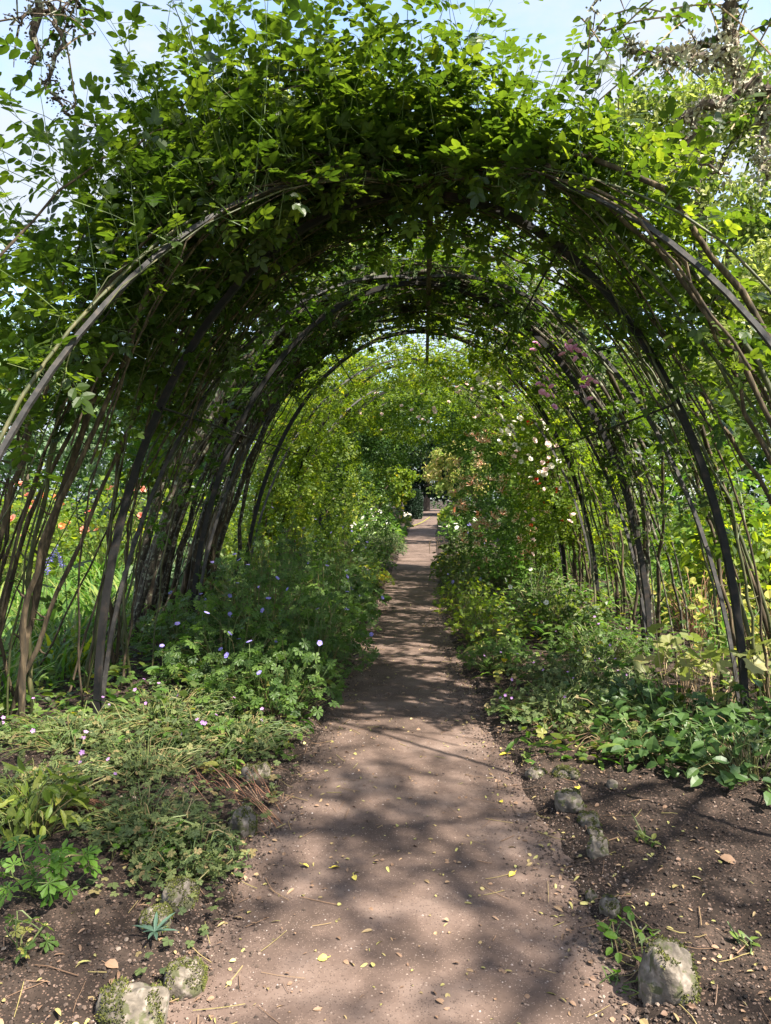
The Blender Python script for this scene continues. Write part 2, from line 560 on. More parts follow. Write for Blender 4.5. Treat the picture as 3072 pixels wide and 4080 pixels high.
# ------------------------------------------------------------------ flowers: shared meshes
def bloom(name, mat, petals=5, rings=1, w=0.55, cup=0.25, eye=None):
    g = Geo()
    r = np.random.default_rng(len(name) * 7)
    for q in range(rings):
        k = 1 - .27 * q
        for p in range(petals):
            a = 2 * math.pi * (p + .5 * q) / petals + r.uniform(-.1, .1)
            D = np.array([[math.cos(a), math.sin(a), cup + .45 * q]])
            N = np.array([[-math.cos(a) * (cup + .45 * q), -math.sin(a) * (cup + .45 * q), 1.0]])
            v = np.array([(0, 0, 0), (.45, w * .8, .02), (.85, w * .75, .0), (1, 0, -.03), (.85, -w * .75, .0), (.45, -w * .8, .02), (.55, 0, -.06)], float)
            f = np.array([(0, 6, 1), (1, 6, 2), (2, 6, 3), (3, 6, 4), (4, 6, 5), (5, 6, 0)])
            g.leaves((v, f), np.array([[0, 0, .03 * q]]), D, N, .5 * k, r.uniform(0, 1))
    if eye:
        for p in range(7):
            a = p * .9
            D = np.array([[math.cos(a) * .5, math.sin(a) * .5, 1]])
            g.leaves(T_CARD, np.array([[0, 0, .02]]), D, np.array([[math.cos(a), math.sin(a), .2]]), .16, .5, 1)
    return detach_mesh(g.build(name, [M[mat], M[eye or 'gold']]))


def trumpet_head(name, mat, mat2):
    """honeysuckle head: a whorl of curved trumpets"""
    g = Geo()
    r = np.random.default_rng(5)
    for k in range(11):
        a = k * 2.4
        el = .2 + .9 * (k % 3) / 3
        d = np.array([math.cos(a) * math.cos(el), math.sin(a) * math.cos(el), math.sin(el)])
        pts = np.array([d * s + np.array([0, 0, .12 * s * s]) for s in np.linspace(0.05, .5, 4)])
        g.tubes(pts, np.array([.02, .024, .03, .045]), 4, tint=r.uniform(0, 1), mat=k % 2)
        for e in range(2):
            dd = d + r.normal(0, .6, 3)
            g.leaves(T_LANCE, pts[-1:], dd[None], r.normal(0, 1, (1, 3)), .22, r.uniform(0, 1), 0)
    return detach_mesh(g.build(name, [M[mat], M[mat2]]))


def spike_head(name, mat):
    g = Geo()
    r = np.random.default_rng(8)
    z = np.linspace(0, 1, 34)
    a = np.arange(34) * 2.4
    D = np.stack([np.cos(a), np.sin(a), .3 + 0 * a], 1)
    P = np.stack([0 * a, 0 * a, z], 1)
    g.leaves(T_CARD, P, D, np.stack([-.3 * np.cos(a), -.3 * np.sin(a), 1 + 0 * a], 1) + r.normal(0, .3, (34, 3)), .2 * (1.1 - z * .7), r.uniform(0, 1, 34))
    return detach_mesh(g.build(name, [M[mat]]))


B = {
    'violet': bloom('violet_bloom', 'violet', 5, 1, .55, .18, 'white'),
    'pinkrose': bloom('pink_rose_bloom', 'pink', 6, 3, .5, .3, 'gold'),
    'whiterose': bloom('white_rose_bloom', 'white', 6, 3, .55, .3, 'gold'),
    'redrose': bloom('red_rose_bloom', 'red', 6, 3, .55, .35),
    'mauve': bloom('mauve_bloom', 'mauve', 5, 1, .4, .3),
    'pale': bloom('pale_pink_bloom', 'palepink', 5, 2, .5, .3),
    'white': bloom('white_bloom', 'white', 5, 1, .5, .15, 'gold'),
    'salmon': bloom('salmon_bloom', 'salmon', 6, 3, .5, .4),
    'orange': bloom('orange_bloom', 'orange', 7, 2, .45, .3),
    'honey': trumpet_head('honeysuckle_bloom', 'cream', 'salmon'),
    'blue': spike_head('blue_spike_bloom', 'blue'),
    'purple': spike_head('purple_spike_bloom', 'purple'),
    'whitespike': spike_head('white_spike_bloom', 'white'),
    'redspike': spike_head('red_spike_bloom', 'orange'),
}


# ------------------------------------------------------------------ ground and path
def path_mid(y):
    return np.interp(y, [0, 3, 6.5, 14, 30, 60, 90], [-.03, -.07, -.17, -.21, -.12, .25, 1.2])


def path_half(y):
    return np.interp(y, [0, 2.2, 3.3, 4.6, 7, 14, 30, 60], [.74, .70, .66, .55, .47, .43, .55, .85])


def ground_h(x, y):
    x, y = np.asarray(x, float), np.asarray(y, float)
    d = np.abs(x - path_mid(y)) - path_half(y) + .22 * fbm(x * 2.3, y * 2.3, 71, 3)
    s = np.clip((d + .16) / .34, 0, 1)
    s = s * s * (3 - 2 * s)
    near = np.clip((14 - np.abs(y)) / 6, 0, 1) * np.clip((5 - np.abs(x)) / 2, 0, 1)
    h = -.055 + .10 * s + .05 * np.clip(d / 1.2, 0, 1)
    h = h + near * s * (.07 * fbm(x * 2.2, y * 2.2, 3) + .05 * fbm(x * 11, y * 11, 9, 3)) + near * .02 * fbm(x * 6, y * 6, 11, 3)
    return h


xs = np.concatenate([-np.geomspace(180, 4.0, 34)[:-1], np.arange(-4, 4.001, .03), np.geomspace(4.0, 180, 34)[1:]])
ys = np.concatenate([-np.geomspace(60, 1.0, 16), np.arange(-.9, 1.4, .1), np.arange(1.4, 7, .03), np.arange(7, 14, .07), np.geomspace(14, 320, 46)])
X, Y = np.meshgrid(xs, ys)
Z = ground_h(X, Y)
g = Geo()
idx = np.arange(X.size).reshape(X.shape)
F = np.stack([idx[:-1, :-1], idx[:-1, 1:], idx[1:, 1:], idx[1:, :-1]], -1).reshape(-1, 4)
cx = (X[:-1, :-1] + X[1:, 1:]).ravel() / 2
cy = (Y[:-1, :-1] + Y[1:, 1:]).ravel() / 2
g.add(np.stack([X, Y, Z], -1).reshape(-1, 3), F, 0.5)
lawnmask = ((np.abs(cx) > 4.6) & (cy < 60)).astype(np.int32)
g.m = [lawnmask]
tag(g.build('ground', [M['soil'], M['lawn']], smooth=True), kind='structure')

u = np.linspace(-1, 1, 61)
yp = np.concatenate([np.arange(-3, 12, .035), np.geomspace(12, 95, 140)])
U, YY = np.meshgrid(u, yp)
XX = path_mid(YY) + U * (path_half(YY) + .34)
ZZ = .004 + .012 * (1 - U ** 2) + .022 * fbm(XX * 2.5, YY * 2.5, 21) + .010 * fbm(XX * 14, YY * 14, 22, 3)
g = Geo()
idx = np.arange(U.size).reshape(U.shape)
F = np.stack([idx[:-1, :-1], idx[:-1, 1:], idx[1:, 1:], idx[1:, :-1]], -1).reshape(-1, 4)
g.add(np.stack([XX, YY, ZZ], -1).reshape(-1, 3), F, .5)
tag(g.build('path', M['path'], smooth=True), kind='structure')


def surf(x, y):
    """height of what is on top, path or ground"""
    d = np.abs(x - path_mid(y)) - path_half(y)
    zp = .012 + .022 * fbm(x * 2.5, y * 2.5, 21)
    gh = ground_h(x, y)
    return np.where(d < .3, np.maximum(gh, zp), gh)


rg = np.random.default_rng(42)


def scatter_flat(g, tpl, x, y, S, tint, lift=.006, tilt=.35, seed=0):
    r = np.random.default_rng(seed)
    n = len(x)
    a = r.uniform(0, 2 * np.pi, n)
    D = np.stack([np.cos(a), np.sin(a), r.normal(0, tilt * .5, n)], 1)
    N = np.stack([r.normal(0, tilt, n), r.normal(0, tilt, n), np.ones(n)], 1)
    g.leaves(tpl, np.stack([x, y, surf(x, y) + lift], 1), D, N, S, tint)


def octa(n=0):
    v = np.array([(1, 0, 0), (-1, 0, 0), (0, 1, 0), (0, -1, 0), (0, 0, 1), (0, 0, -.6), (.6, .6, .45), (-.6, .6, .4), (-.6, -.6, .45), (.6, -.6, .4)], float) * .5
    f = np.array([(0, 6, 4), (6, 2, 4), (2, 7, 4), (7, 1, 4), (1, 8, 4), (8, 3, 4), (3, 9, 4), (9, 0, 4), (0, 2, 6), (2, 1, 7), (1, 3, 8), (3, 0, 9)])
    return v, f


T_PEB = octa()

# grit on the path: nobody could count it
g = Geo()
n = 9500
y = 1.7 + 8.5 * rg.random(n) ** 1.7
x = path_mid(y) + (path_half(y) + .22) * rg.uniform(-1, 1, n)
D = np.stack([rg.normal(0, 1, n), rg.normal(0, 1, n), rg.normal(0, .2, n)], 1)
N = np.stack([rg.normal(0, .25, n), rg.normal(0, .25, n), np.ones(n)], 1)
g.leaves(T_PEB, np.stack([x, y, surf(x, y) + .001], 1), D, N, .0022 + .0080 * rg.random(n) ** 5, rg.random(n) ** 1.4 * .9)
tag(g.build('path_gravel', M['pebble']), kind='stuff')

# crumbs of bark and soil on the beds
g = Geo()
n = 9000
y = 1.7 + 9 * rg.random(n) ** 1.5
x = path_mid(y) + np.where(rg.random(n) < .5, -1, 1) * (path_half(y) + rg.normal(-.02, .11, n))
D = np.stack([rg.normal(0, 1, n), rg.normal(0, 1, n), rg.normal(0, .3, n)], 1)
N = np.stack([rg.normal(0, .4, n), rg.normal(0, .4, n), np.ones(n)], 1)
g.leaves(T_PEB, np.stack([x, y, surf(x, y) + .001], 1), D, N, .005 + .014 * rg.random(n) ** 2.5, np.clip(rg.normal(.52, .22, n), 0, 1))
n = 34000
y = 1.7 + 5.2 * rg.random(n) ** 1.35
sd = np.where(rg.random(n) < .5, -1, 1)
x = path_mid(y) + sd * (path_half(y) - .02 + 1.9 * rg.random(n))
D = np.stack([rg.normal(0, 1, n), rg.normal(0, 1, n), rg.normal(0, .3, n)], 1)
N = np.stack([rg.normal(0, .5, n), rg.normal(0, .5, n), np.ones(n)], 1)
g.leaves(T_PEB, np.stack([x, y, surf(x, y) + .002], 1), D, N, .004 + .016 * rg.random(n) ** 3.5, np.clip(rg.normal(.36, .24, n), 0, 1))
tag(g.build('soil_crumbs', M['chips']), kind='stuff')

# fallen leaf litter and bits of twig
g = Geo()
n = 3300
y = 1.8 + 9 * rg.random(n) ** 1.6
x = path_mid(y) + rg.normal(0, 1, n) * .75
side = rg.random(n) < .45
x = np.where(side, path_mid(y) + np.where(rg.random(n) < .4, -1, 1) * (path_half(y) + rg.uniform(-.15, .7, n)), x)
ti = np.clip(rg.normal(.33, .22, n), 0, .9)
half = n // 2
scatter_flat(g, T_LEAF, x[:half], y[:half], rg.uniform(.007, .026, half) + .014 * (rg.random(half) < .06), ti[:half], .008, .45, 1)
scatter_flat(g, T_LANCE, x[half:], y[half:], rg.uniform(.012, .045, n - half), ti[half:], .008, .4, 2)
m = 420
y0 = 1.8 + 6 * rg.random(m) ** 1.5
x0 = path_mid(y0) + np.where(rg.random(m) < .5, -1, 1) * (path_half(y0) + rg.normal(.12, .3, m))
a = rg.uniform(0, np.pi, m)
L = rg.uniform(.03, .16, m)
s = np.linspace(-.5, .5, 4)
px = x0[:, None] + np.cos(a)[:, None] * s * L[:, None]
py = y0[:, None] + np.sin(a)[:, None] * s * L[:, None] + .1 * L[:, None] * s ** 2
g.tubes(np.stack([px, py, surf(px, py) + .008], -1), np.full((m, 4), .0011) * rg.uniform(.6, 1.7, (m, 1)), 4, tint=rg.uniform(.0, .5, m))
tag(g.build('leaf_litter', M['litter']), kind='stuff')

# ------------------------------------------------------------------ the steel arch tunnel
A, Bh, CX = 2.17, 3.6, -.07
TUN = thing('arch_tunnel', 'long tunnel of rounded dark steel arches carrying roses over the path', 'garden tunnel', (0, 4.85, 0))
HOOPS = [4.85, 6.85, 8.85, 10.85, 12.85, 14.85, 16.85]


def blend(t):
    return .7 * (1 - np.cos(t)) + .3 * np.sin(t)


def hoop_path(y0, lean, a=A, b=Bh, k=49):
    t = np.linspace(0, np.pi, k)
    tt = np.minimum(t, np.pi - t)
    return np.stack([CX - a * np.cos(t), y0 + lean * blend(tt), b * np.sin(t) - .12 * (np.sin(t) < .02)], 1)


for y0 in HOOPS:
    g = Geo()
    g.tubes(hoop_path(y0, 0), .030, 4, ref=(0, 1, 0), flat=(1.05, .8))
    tag(g.build('hoop', M['black'], TUN), 'black painted hoop')
for y0 in [2.75] + HOOPS[:-1]:
    g = Geo()
    g.tubes(hoop_path(y0 + .05, 1.95, A + .0, Bh + .04), .0175, 4, ref=(0, 1, 0), flat=(1.0, .9))
    tag(g.build('brace_hoop', M['steel'], TUN), 'weathered grey leaning hoop')
g = Geo()
g.tubes(np.array([[.04, yy, Bh - .045] for yy in np.linspace(4.5, 16.9, 12)]), .024, 6)
g.build('ridge_bar', M['cane'], TUN)
for sg in (-1, 1):
    for tdeg in (38, 64):
        t = R(tdeg)
        g = Geo()
        g.tubes(np.array([[CX + sg * (A - .03) * math.cos(t), yy, (Bh - .03) * math.sin(t)] for yy in np.linspace(4.8, 16.9, 10)]), .009, 5)
        g.build('side_wire', M['black'], TUN)


# ------------------------------------------------------------------ climbing roses
def ell(t, side, off, y):
    """point on the arch outline at angle t from the foot, moved out by off"""
    c, s = np.cos(t), np.sin(t)
    n = nrm(np.stack([c / A, 0 * t, s / Bh], -1))
    p = np.stack([A * c, y, Bh * s], -1) + n * np.asarray(off)[..., None]
    p[..., 0] = p[..., 0] * side + CX
    n[..., 0] *= side
    return p, n


def front_y(t):
    tt = np.clip(np.minimum(t, np.pi - t), 0, np.pi / 2)
    return 2.75 + 1.9 * blend(tt)


def climbing_rose(label, side, x0, y0, ncane, nshoot, seed, mats, thick=(.010, .024), yspread=.8, t0=.55, t1=1.75, leaf=.15, hi=True,
                  lo_start=.55, foliage='rose', tall=0, tallbox=None, ylean=0.0, outw=.45, name='climbing_rose', flowers=(), hang=.25, dens_pow=1.0, cat='climbing rose', inner=0.0, tintmu=.48, group=None, bulge=(), offtop=0.0, nthin=7, maxrad=9.0):
    r = np.random.default_rng(seed)
    root = thing(name, label, cat, (x0, y0, float(ground_h(x0, y0))), group)
    K = 26
    canes = []
    for c in range(ncane):
        tend = r.uniform(t0, t1) if c > 2 else r.uniform((t0 + t1) / 2, t1)
        s = np.linspace(0, 1, K)
        ts = s * tend
        xr = abs(x0) + r.normal(0, .13)
        off_foot = xr - A
        off_top = r.uniform(.03, .14 + outw * .5) + offtop
        off = off_foot * (1 - s) ** 2.5 + off_top * (1 - (1 - s) ** 2.5)
        wob = r.uniform(.4, 1.0)
        off = off + .05 * np.sin(s * r.uniform(6, 11) + r.uniform(0, 6)) * wob
        yr = y0 + r.normal(0, .16)
        yy = yr + (ylean + r.normal(0, yspread)) * s ** 1.15 + .07 * np.sin(s * r.uniform(5, 10) + r.uniform(0, 6))
        yy = np.maximum(yy, front_y(ts) + .05)
        p, n = ell(ts, side, off, yy)
        p[0, 2] = ground_h(p[0, 0], p[0, 1]) - .03
        jit = r.normal(0, .012, (K, 3))
        jit[0] = 0
        p = p + jit
        canes.append((p, n, ts))
        ra = r.uniform(*thick) * (1.25 if c < 2 else 1) * (1 - .62 * s) * (1 + .12 * np.sin(s * 60 + c))
        g = Geo()
        g.tubes(p, ra, 7, ref=(0, 1, 0.1))
        # thorns and stubs
        for _ in range(5):
            k = r.integers(2, K - 4)
            d = nrm(n[k] + r.normal(0, .8, 3))
            g.tubes(np.stack([p[k], p[k] + d * .04, p[k] + d * .09 + np.array([0, 0, .03])]), np.array([ra[k] * .6, ra[k] * .45, ra[k] * .2]), 4)
        g.build('cane', M[mats[c % len(mats)]], root, smooth=True)
    # the thin stems tied along the arch
    for c in range(nthin):
        tend = r.uniform(.9, 2.6)
        s = np.linspace(0, 1, K)
        ta = r.uniform(0, .7)
        ts = ta + s * (tend - ta)
        off = r.uniform(-.05, .10) + .035 * np.sin(s * r.uniform(5, 14) + r.uniform(0, 6))
        if ta < .35:
            ts = s * tend
            off = off + (abs(x0) + r.normal(0, .15) - A) * (1 - s) ** 2.5
        yy = y0 + r.normal(0, .5) + (ylean + r.normal(0, yspread)) * s + .05 * np.sin(s * r.uniform(5, 12))
        yy = np.maximum(yy, front_y(ts) + .03)
        p, n = ell(ts, side, off, yy)
        p = p + r.normal(0, .007, (K, 3))
        if ta < .35:
            p[0, 2] = ground_h(p[0, 0], p[0, 1]) - .03
        canes.append((p, n, ts))
        g = Geo()
        g.tubes(p, r.uniform(.004, .010) * (1 - .6 * s), 5, ref=(0, 1, 0.1))
        g.build('cane', M[mats[c % len(mats)]], root, smooth=True)
    ncane = len(canes)
    # shoots with leaves
    g = Geo()
    ci = r.integers(0, ncane, nshoot)
    sp = lo_start + (1 - lo_start) * r.random(nshoot) ** dens_pow
    P0 = np.empty((nshoot, 3))
    N0 = np.empty((nshoot, 3))
    T0 = np.empty(nshoot)
    for i in range(nshoot):
        p, n, ts = canes[ci[i]]
        # pick by angle, so that shoots start above the bare lower canes
        q = sp[i] * (K - 1)
        k = min(int(q), K - 2)
        fr = q - k
        P0[i] = p[k] * (1 - fr) + p[k + 1] * fr
        N0[i] = n[k]
        T0[i] = ts[k]
    inside = r.random(nshoot) < hang
    up = np.array([0, 0, 1.0])
    dirv = N0 * np.where(inside, -.15 - inner, .75)[:, None] + up * r.uniform(.0, .9, nshoot)[:, None] * np.where(inside, -.3, 1)[:, None] + r.normal(0, .55, (nshoot, 3)) * np.array([.8, 1.2, .6])
    dirv = nrm(dirv)
    Ls = np.where(inside, r.uniform(.10, .30, nshoot), r.uniform(.22, .30 + outw, nshoot))
    KL = 5 if leaf > .17 else 7 if leaf > .14 else 9
    s = (np.arange(KL) + .5) / KL
    bend = nrm(r.normal(0, 1, (nshoot, 3)) + np.array([0, 0, -.4]))
    pts = P0[:, None] + dirv[:, None] * (Ls[:, None] * s)[..., None] + bend[:, None] * (.28 * Ls[:, None] * s ** 2)[..., None]
    # taller whips standing over the roof
    if tall:
        tb = tallbox
        Pt = np.stack([r.uniform(tb[0], tb[1], tall), r.uniform(tb[2], tb[3], tall), np.zeros(tall)], 1)
        Pt[:, 2] = Bh * np.sqrt(np.clip(1 - (Pt[:, 0] / (A + .5)) ** 2, .05, 1)) + r.uniform(-.1, .15, tall)
        dt = nrm(np.stack([r.normal(0, .16, tall) + Pt[:, 0] * .05, r.normal(0, .16, tall), np.ones(tall)], 1))
        Lt = r.uniform(tb[4], tb[5], tall)
        KT = 12
        st = (np.arange(KT) + .7) / KT
        bt = nrm(r.normal(0, 1, (tall, 3)) * np.array([1, 1, .2]))
        ptt = Pt[:, None] + dt[:, None] * (Lt[:, None] * st)[..., None] + bt[:, None] * (.34 * Lt[:, None] * st ** 2)[..., None]
        full = np.concatenate([Pt[:, None], ptt], 1)
    else:
        ptt = np.zeros((0, 1, 3))
    LP = np.concatenate([pts.reshape(-1, 3), ptt.reshape(-1, 3)])
    SD = np.concatenate([np.repeat(dirv, KL, 0), np.repeat(dt, KT, 0) if tall else np.zeros((0, 3))])
    NO = np.concatenate([np.repeat(N0, KL, 0), np.repeat(nrm(dt + .2), KT, 0) if tall else np.zeros((0, 3))])
    n = len(LP)
    # keep the walk clear and stay behind the leaning front hoop
    tt = np.arctan2(np.clip(LP[:, 2], 0, None) / Bh, (LP[:, 0] - CX) * side / A)
    rad = np.sqrt(((LP[:, 0] - CX) / A) ** 2 + (LP[:, 2] / Bh) ** 2)
    keep = (rad > .93 - inner * .35) & (LP[:, 1] > front_y(tt) - np.where(rad < 1.10, .08, .75 if side < 0 else .25)) & (LP[:, 2] > .15)
    keep &= (LP[:, 0] * side < .55) | (rad < maxrad) | (r.random(len(rad)) < .10)
    n1 = nshoot * KL
    ok1 = keep[:n1].reshape(nshoot, KL).mean(1) > .55
    g.tubes(np.concatenate([P0[:, None], pts[:, ::2]], 1)[ok1], np.linspace(.0035, .0015, 1 + len(range(0, KL, 2)))[None] * np.ones((ok1.sum(), 1)), 3, tint=r.uniform(0, .6, ok1.sum()), mat=1)
    if tall:
        ok2 = keep[n1:n1 + tall * KT].reshape(tall, KT).mean(1) > .88
        g.tubes(full[ok2], np.linspace(.0045, .0015, KT + 1)[None] * np.ones((ok2.sum(), 1)), 5, tint=r.uniform(.0, .35, ok2.sum()), mat=1)
    LP, SD, NO, tt = LP[keep], SD[keep], NO[keep], tt[keep]
    for (bc, br, bn) in bulge:
        d = nrm(r.normal(0, 1, (bn, 3)))
        lum = .75 + .5 * vnoise(d[:, 0] * 2.5 + d[:, 2] * 2 + 9, d[:, 1] * 2.5 + d[:, 2] * 1.7, seed)
        bp = np.array(bc) + d * np.array(br) * (lum * r.uniform(.72, 1.05, bn))[:, None]
        ok = bp[:, 2] > .08
        LP = np.concatenate([LP, bp[ok]])
        SD = np.concatenate([SD, d[ok]])
        NO = np.concatenate([NO, d[ok]])
    n = len(LP)
    lat = nrm(np.cross(SD, r.normal(0, 1, (n, 3))))
    D = SD * .45 + lat + np.array([0, 0, -.10])
    N = np.array([0, 0, .85]) + NO * .45 + r.normal(0, .32, (n, 3))
    S = leaf * r.uniform(.65, 1.15, n)
    # colour differs from leaf to leaf and from shoot to shoot
    ti = np.clip(r.normal(tintmu, .18, n) + .42 * (vnoise(LP[:, 0] * 2.2 + LP[:, 2], LP[:, 1] * 2.2, seed) - .5), 0, .93)
    S = S * (.8 + .4 * vnoise(LP[:, 0] * 3.1, LP[:, 1] * 3.1 + LP[:, 2] * 2.3, seed + 5))
    tp = T_ROSE if hi else T_ROSE_LO
    which = r.integers(0, len(tp), n)
    for k, t_ in enumerate(tp):
        w_ = which == k
        g.leaves(t_, LP[w_], D[w_], N[w_], S[w_], ti[w_], 0)
    g.build('foliage', [M[foliage], M['greenstem']], root)
    for mesh, nm, pos, sz in flowers:
        for p in pos:
            put(nm, mesh, root, p, (r.uniform(-1.1, -.2), r.uniform(-.5, .5), r.uniform(0, 6)), sz * r.uniform(.8, 1.15))
    return root


def cluster(cpx, cpy, cy, n, spread, seed):
    r = np.random.default_rng(seed)
    c = at(cpx, cpy, cy)
    return [c + r.normal(0, 1, 3) * np.array([spread, spread * .7, spread]) for _ in range(n)]


climbing_rose('climbing rose with thick peeling brown canes leaning over the front left of the tunnel', -1, -2.78, 4.75, 8, 450, 11, ['cane', 'cane', 'canegreen'],
              (.008, .024), .45, 1.0, 2.0, .195, True, .46, 'rose', 40, (-1.9, -.4, 4.1, 5.4, .5, 1.6), -.45, .60, tintmu=.42, hang=.12)
WIDE = climbing_rose('climbing rose arching wide outside the left of the tunnel against the white sky', -1, -3.05, 5.0, 7, 250, 17, ['cane'],
              (.006, .013), .5, .9, 1.5, .185, True, .42, 'rose', 18, (-2.9, -1.5, 3.9, 5.6, .5, 1.5), -.7, .75, tintmu=.36, offtop=.35, hang=.1)  # lower leaf tint stands in for the backlit dark of this side
g = Geo()
g.tubes(hoop_path(2.86, 1.95, A + .08, Bh + .11)[1:24] + np.random.default_rng(3).normal(0, .006, (23, 3)), np.linspace(.013, .007, 23), 7, ref=(0, 1, 0.1))
g.build('cane', M['canegreen'], WIDE, smooth=True)
climbing_rose('climbing rose whose thin canes cross the black left arch post, leafy above', -1, -2.45, 5.75, 8, 350, 12, ['canegreen', 'cane'],
              (.007, .020), .55, .9, 1.9, .185, True, .46, 'rose', 34, (-2.0, .2, 4.2, 6.2, .5, 1.5), -.5, .55, tintmu=.47, hang=.10)
climbing_rose('old climbing rose with lichen-spotted dark trunks behind the left arch posts', -1, -2.92, 7.6, 11, 300, 13, ['canelich'],
              (.022, .048), .16, 2.0, 2.9, .145, True, .30, 'rose_dark', 8, (-1.5, .2, 6, 7.5, .4, .9), -.75, .4, hang=.3, nthin=14)
climbing_rose('old climbing rose with several rough dark trunks beside the cranesbill bed', -1, -2.62, 8.3, 10, 340, 14, ['canelich', 'cane'],
              (.020, .045), .25, 1.5, 2.7, .145, True, .48, 'rose', 6, (-1.5, .2, 7.5, 8.8, .4, .9), -.2, .4, hang=.4, inner=.2)
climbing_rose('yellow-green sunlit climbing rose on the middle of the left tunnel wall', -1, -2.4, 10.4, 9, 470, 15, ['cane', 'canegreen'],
              (.010, .024), .7, .7, 1.1, .125, False, .22, 'rose_sunlit', outw=.4, tintmu=.5, hang=.45, inner=.6,
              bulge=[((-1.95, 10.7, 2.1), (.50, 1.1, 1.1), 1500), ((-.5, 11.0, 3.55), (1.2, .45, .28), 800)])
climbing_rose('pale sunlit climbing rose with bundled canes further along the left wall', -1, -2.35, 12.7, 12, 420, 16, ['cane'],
              (.012, .026), .6, .7, 1.1, .12, False, .24, 'rose_sunlit', outw=.35, tintmu=.45, hang=.45, inner=.7,
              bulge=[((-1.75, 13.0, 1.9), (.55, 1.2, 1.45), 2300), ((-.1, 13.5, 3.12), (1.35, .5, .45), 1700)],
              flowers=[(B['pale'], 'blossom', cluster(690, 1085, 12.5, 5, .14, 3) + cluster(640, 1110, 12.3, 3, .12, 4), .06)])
climbing_rose('climbing rose reaching over the front right of the tunnel with arching whips', 1, 2.72, 4.35, 9, 300, 21, ['cane', 'canegreen'],
              (.008, .022), .35, 1.0, 1.9, .185, True, .30, 'rose', 34, (-.8, .65, 4.2, 5.6, .4, 1.3), -.1, .22, tintmu=.5, maxrad=1.14, hang=.14)
climbing_rose('leafy climbing rose around the black right arch post', 1, 2.5, 5.5, 9, 340, 22, ['canegreen', 'cane'],
              (.007, .018), .6, .9, 1.9, .175, True, .24, 'rose', 30, (-1.0, .6, 4.4, 6.2, .5, 1.4), -.2, .30, tintmu=.52, maxrad=1.16, hang=.12)
climbing_rose('climbing rose with hanging pink flower clusters on the right inner wall', 1, 2.25, 7.2, 10, 300, 23, ['canelich', 'cane', 'canelich'],
              (.010, .026), .6, .9, 1.85, .145, True, .26, 'rose', 8, (-.2, 1.2, 6, 7.2, .4, .9), -.5, .4, tintmu=.52, hang=.35, maxrad=1.2,
              flowers=[(B['pinkrose'], 'blossom', cluster(1240, 750, 5.6, 10, .05, 5) + cluster(1185, 838, 5.7, 10, .055, 6) + cluster(1272, 822, 5.5, 10, .055, 7) + cluster(1165, 748, 6.0, 3, .03, 8), .062)])
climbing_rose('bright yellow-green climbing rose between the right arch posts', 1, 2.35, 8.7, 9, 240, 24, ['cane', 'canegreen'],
              (.008, .020), .6, .9, 1.8, .145, True, .22, 'rose_sunlit', outw=.4, tintmu=.42, hang=.4, inner=.2, maxrad=1.25)
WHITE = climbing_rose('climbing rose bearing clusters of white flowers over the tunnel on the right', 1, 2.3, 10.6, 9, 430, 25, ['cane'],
              (.008, .022), .7, .8, 1.4, .12, False, .2, 'rose_sunlit', outw=.4, tintmu=.4, hang=.45, inner=.7,
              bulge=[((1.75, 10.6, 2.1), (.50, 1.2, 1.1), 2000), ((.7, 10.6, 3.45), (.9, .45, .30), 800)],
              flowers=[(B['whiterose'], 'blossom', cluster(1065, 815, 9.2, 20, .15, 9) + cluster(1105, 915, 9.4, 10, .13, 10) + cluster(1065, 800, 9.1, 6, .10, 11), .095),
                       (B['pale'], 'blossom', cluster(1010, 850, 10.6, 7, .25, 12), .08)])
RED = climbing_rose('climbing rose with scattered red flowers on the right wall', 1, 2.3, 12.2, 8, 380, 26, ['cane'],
              (.008, .02), .6, .8, 1.3, .12, False, .12, 'rose_sunlit', outw=.35, tintmu=.4, hang=.45, inner=.7,
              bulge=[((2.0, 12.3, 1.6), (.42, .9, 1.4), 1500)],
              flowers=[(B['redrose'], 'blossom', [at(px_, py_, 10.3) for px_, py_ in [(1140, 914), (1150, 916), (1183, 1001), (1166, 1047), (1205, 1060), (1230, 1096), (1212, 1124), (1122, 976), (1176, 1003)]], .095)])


def blooms_on(root, mesh, c, rad, n, size, seed, face=(-.5, -.9, .25)):
    r = np.random.default_rng(seed)
    k = 0
    while k < n:
        d = nrm(np.array(face) + r.normal(0, .6, 3))
        p = np.array(c) + d * np.array(rad) * r.uniform(.98, 1.12)
        if p[2] > .4 and p[1] < c[1]:
            k += 1
            put('blossom', mesh, root, p, (r.uniform(.5, 1.4), r.uniform(-.5, .5), r.uniform(-.8, .8)), size * r.uniform(.7, 1.2))


